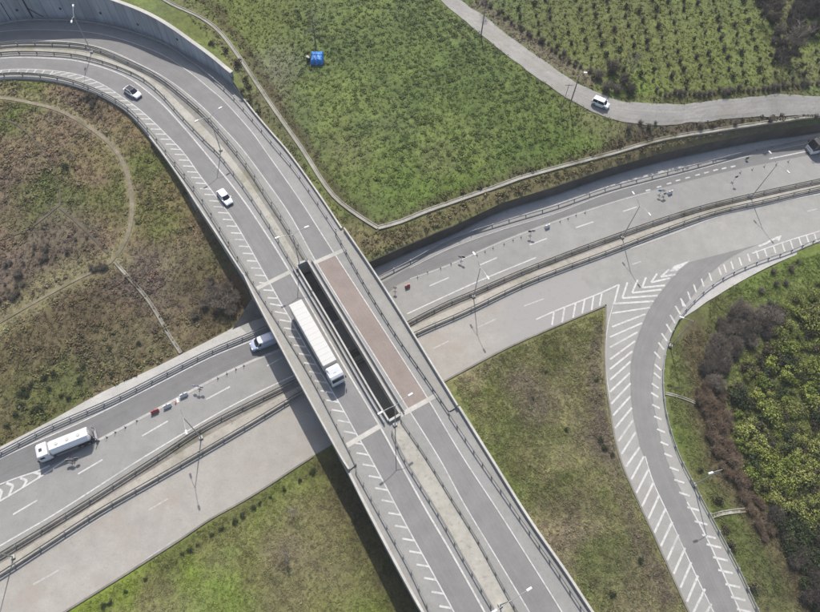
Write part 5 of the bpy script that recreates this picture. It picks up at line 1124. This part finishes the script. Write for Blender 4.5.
def cone(x, y, label, g_=None):
    e = empty('traffic_cone', at(x, y, ZR)); tag(e, label, 'traffic cone', g_); mb = MB(); mb.tube((0, 0, .03), (0, 0, .72), .17, .04, n=12); mb.build('cone', M['whitep'], e); mb = MB(); mb.box(-.24, .24, -.24, .24, 0, .05); mb.build('foot', M['orange'], e); return e
cone(176, 402.5, 'white traffic cone between the two white barriers')

p0 = None
for (x, y) in [(99, 441), (107, 437.5), (115.5, 432.5), (125.5, 427.5), (137, 421), (218, 378.5), (227, 374), (236, 369.5), (244, 366), (417.5, 277.5), (427.5, 272.5), (440.5, 268.5), (451, 264), (477, 255.5), (485, 252), (493, 248.5), (504, 244.5), (513, 240.5), (521, 237.5), (560, 222), (568, 219), (576, 215.5), (585, 213), (740, 173), (752, 170), (764, 167), (776, 165), (788, 162)]:
    if p0 is None:
        p0 = empty('delineator_post', at(x, y, ZR)); tag(p0, 'thin grey flexible post standing in the line along the closed lane', 'delineator post', 'delineator posts along the closed lane')
        mb = MB(); mb.tube((0, 0, .03), (0, 0, .85), .045, n=8); mb.build('post', M['grey'], p0); mb = MB(); mb.box(-.16, .16, -.16, .16, 0, .04); mb.build('foot', M['black'], p0); tp = tree_of(p0)
    else: o = copy_tree(p0, None, tp); o.location = at(x, y, ZR)

# ------------------------------------------------------------------ blue tarpaulin stack and barrel in the field
bp = zat(317.5, 60, ne, 7.5); e = empty('tarpaulin_stack', bp, R(4)); tag(e, 'bright blue tarpaulin draped over a stack in the green field', 'tarpaulin')
n = 22; V = []; Fs = []; rg = np.random.default_rng(4)
for j in range(n):
    for i in range(n):
        u, v = i / (n - 1) * 2 - 1, j / (n - 1) * 2 - 1; m_ = max(abs(u), abs(v)); f = min(1, max(0, (1 - m_) / .22)); top = 1.55 - .35 * abs(v) ** 1.5 + (.12 if abs(v) < .12 else 0)
        w = 1 + .06 * math.sin(u * 9 + v * 4) + .04 * math.sin(v * 13); z = top * (f ** .45) + .05 * math.sin(u * 11) * f
        V.append((u * 1.45 * w, v * 1.75 * w, z))
for j in range(n - 1):
    for i in range(n - 1): a_ = j * n + i; Fs.append((a_, a_ + 1, a_ + n + 1, a_ + n))
tm = mesh('tarpaulin', V, Fs, M['blue'], e); so_ = tm.modifiers.new('thick', 'SOLIDIFY'); so_.thickness = .04
mb = MB(); mb.box(-1.15, 1.15, -1.4, 1.4, 0, 1.05); mb.build('stack', M['wood'], e)
mb = MB(); mb.tube((-1.3, -1.3, .0), (-1.3, -1.3, 1.2), .05); mb.tube((1.3, 1.3, .0), (1.3, 1.3, 1.3), .05); mb.tube((.9, -1.55, 1.2), (.9, 1.6, 1.25), .06); mb.build('frame', M['bluesign'], e)
e = empty('barrel', zat(308.5, 61, ne, 7.5)); tag(e, 'dark barrel with a pale lid standing left of the blue tarpaulin', 'barrel')
mb = MB(); mb.tube((0, 0, 0), (0, 0, .5), .42, .48, n=18); mb.tube((0, 0, .5), (0, 0, 1.1), .48, .42, n=18); mb.build('drum', M['black'], e); mb = MB(); mb.tube((0, 0, 1.1), (.05, .02, 1.2), .5, .42, n=14); mb.build('lid', M['conc'], e)
print('objects', len(bpy.data.objects))

# ------------------------------------------------------------------ thin haze volume, added to lift the dark shadows
hz, nt, b = newmat('haze'); nt.nodes.remove(b); pv = nt.nodes.new('ShaderNodeVolumePrincipled'); pv.inputs['Color'].default_value = (.95, .97, 1, 1); pv.inputs['Density'].default_value = .00020
nt.links.new(pv.outputs[0], nt.nodes['Material Output'].inputs['Volume'])
mb = MB(); mb.box(-950, 950, -750, 1150, -4, 114); tag(mb.build('haze', hz), 'thin pale haze added over the whole interchange to lift its shadows', 'haze', kind='stuff')
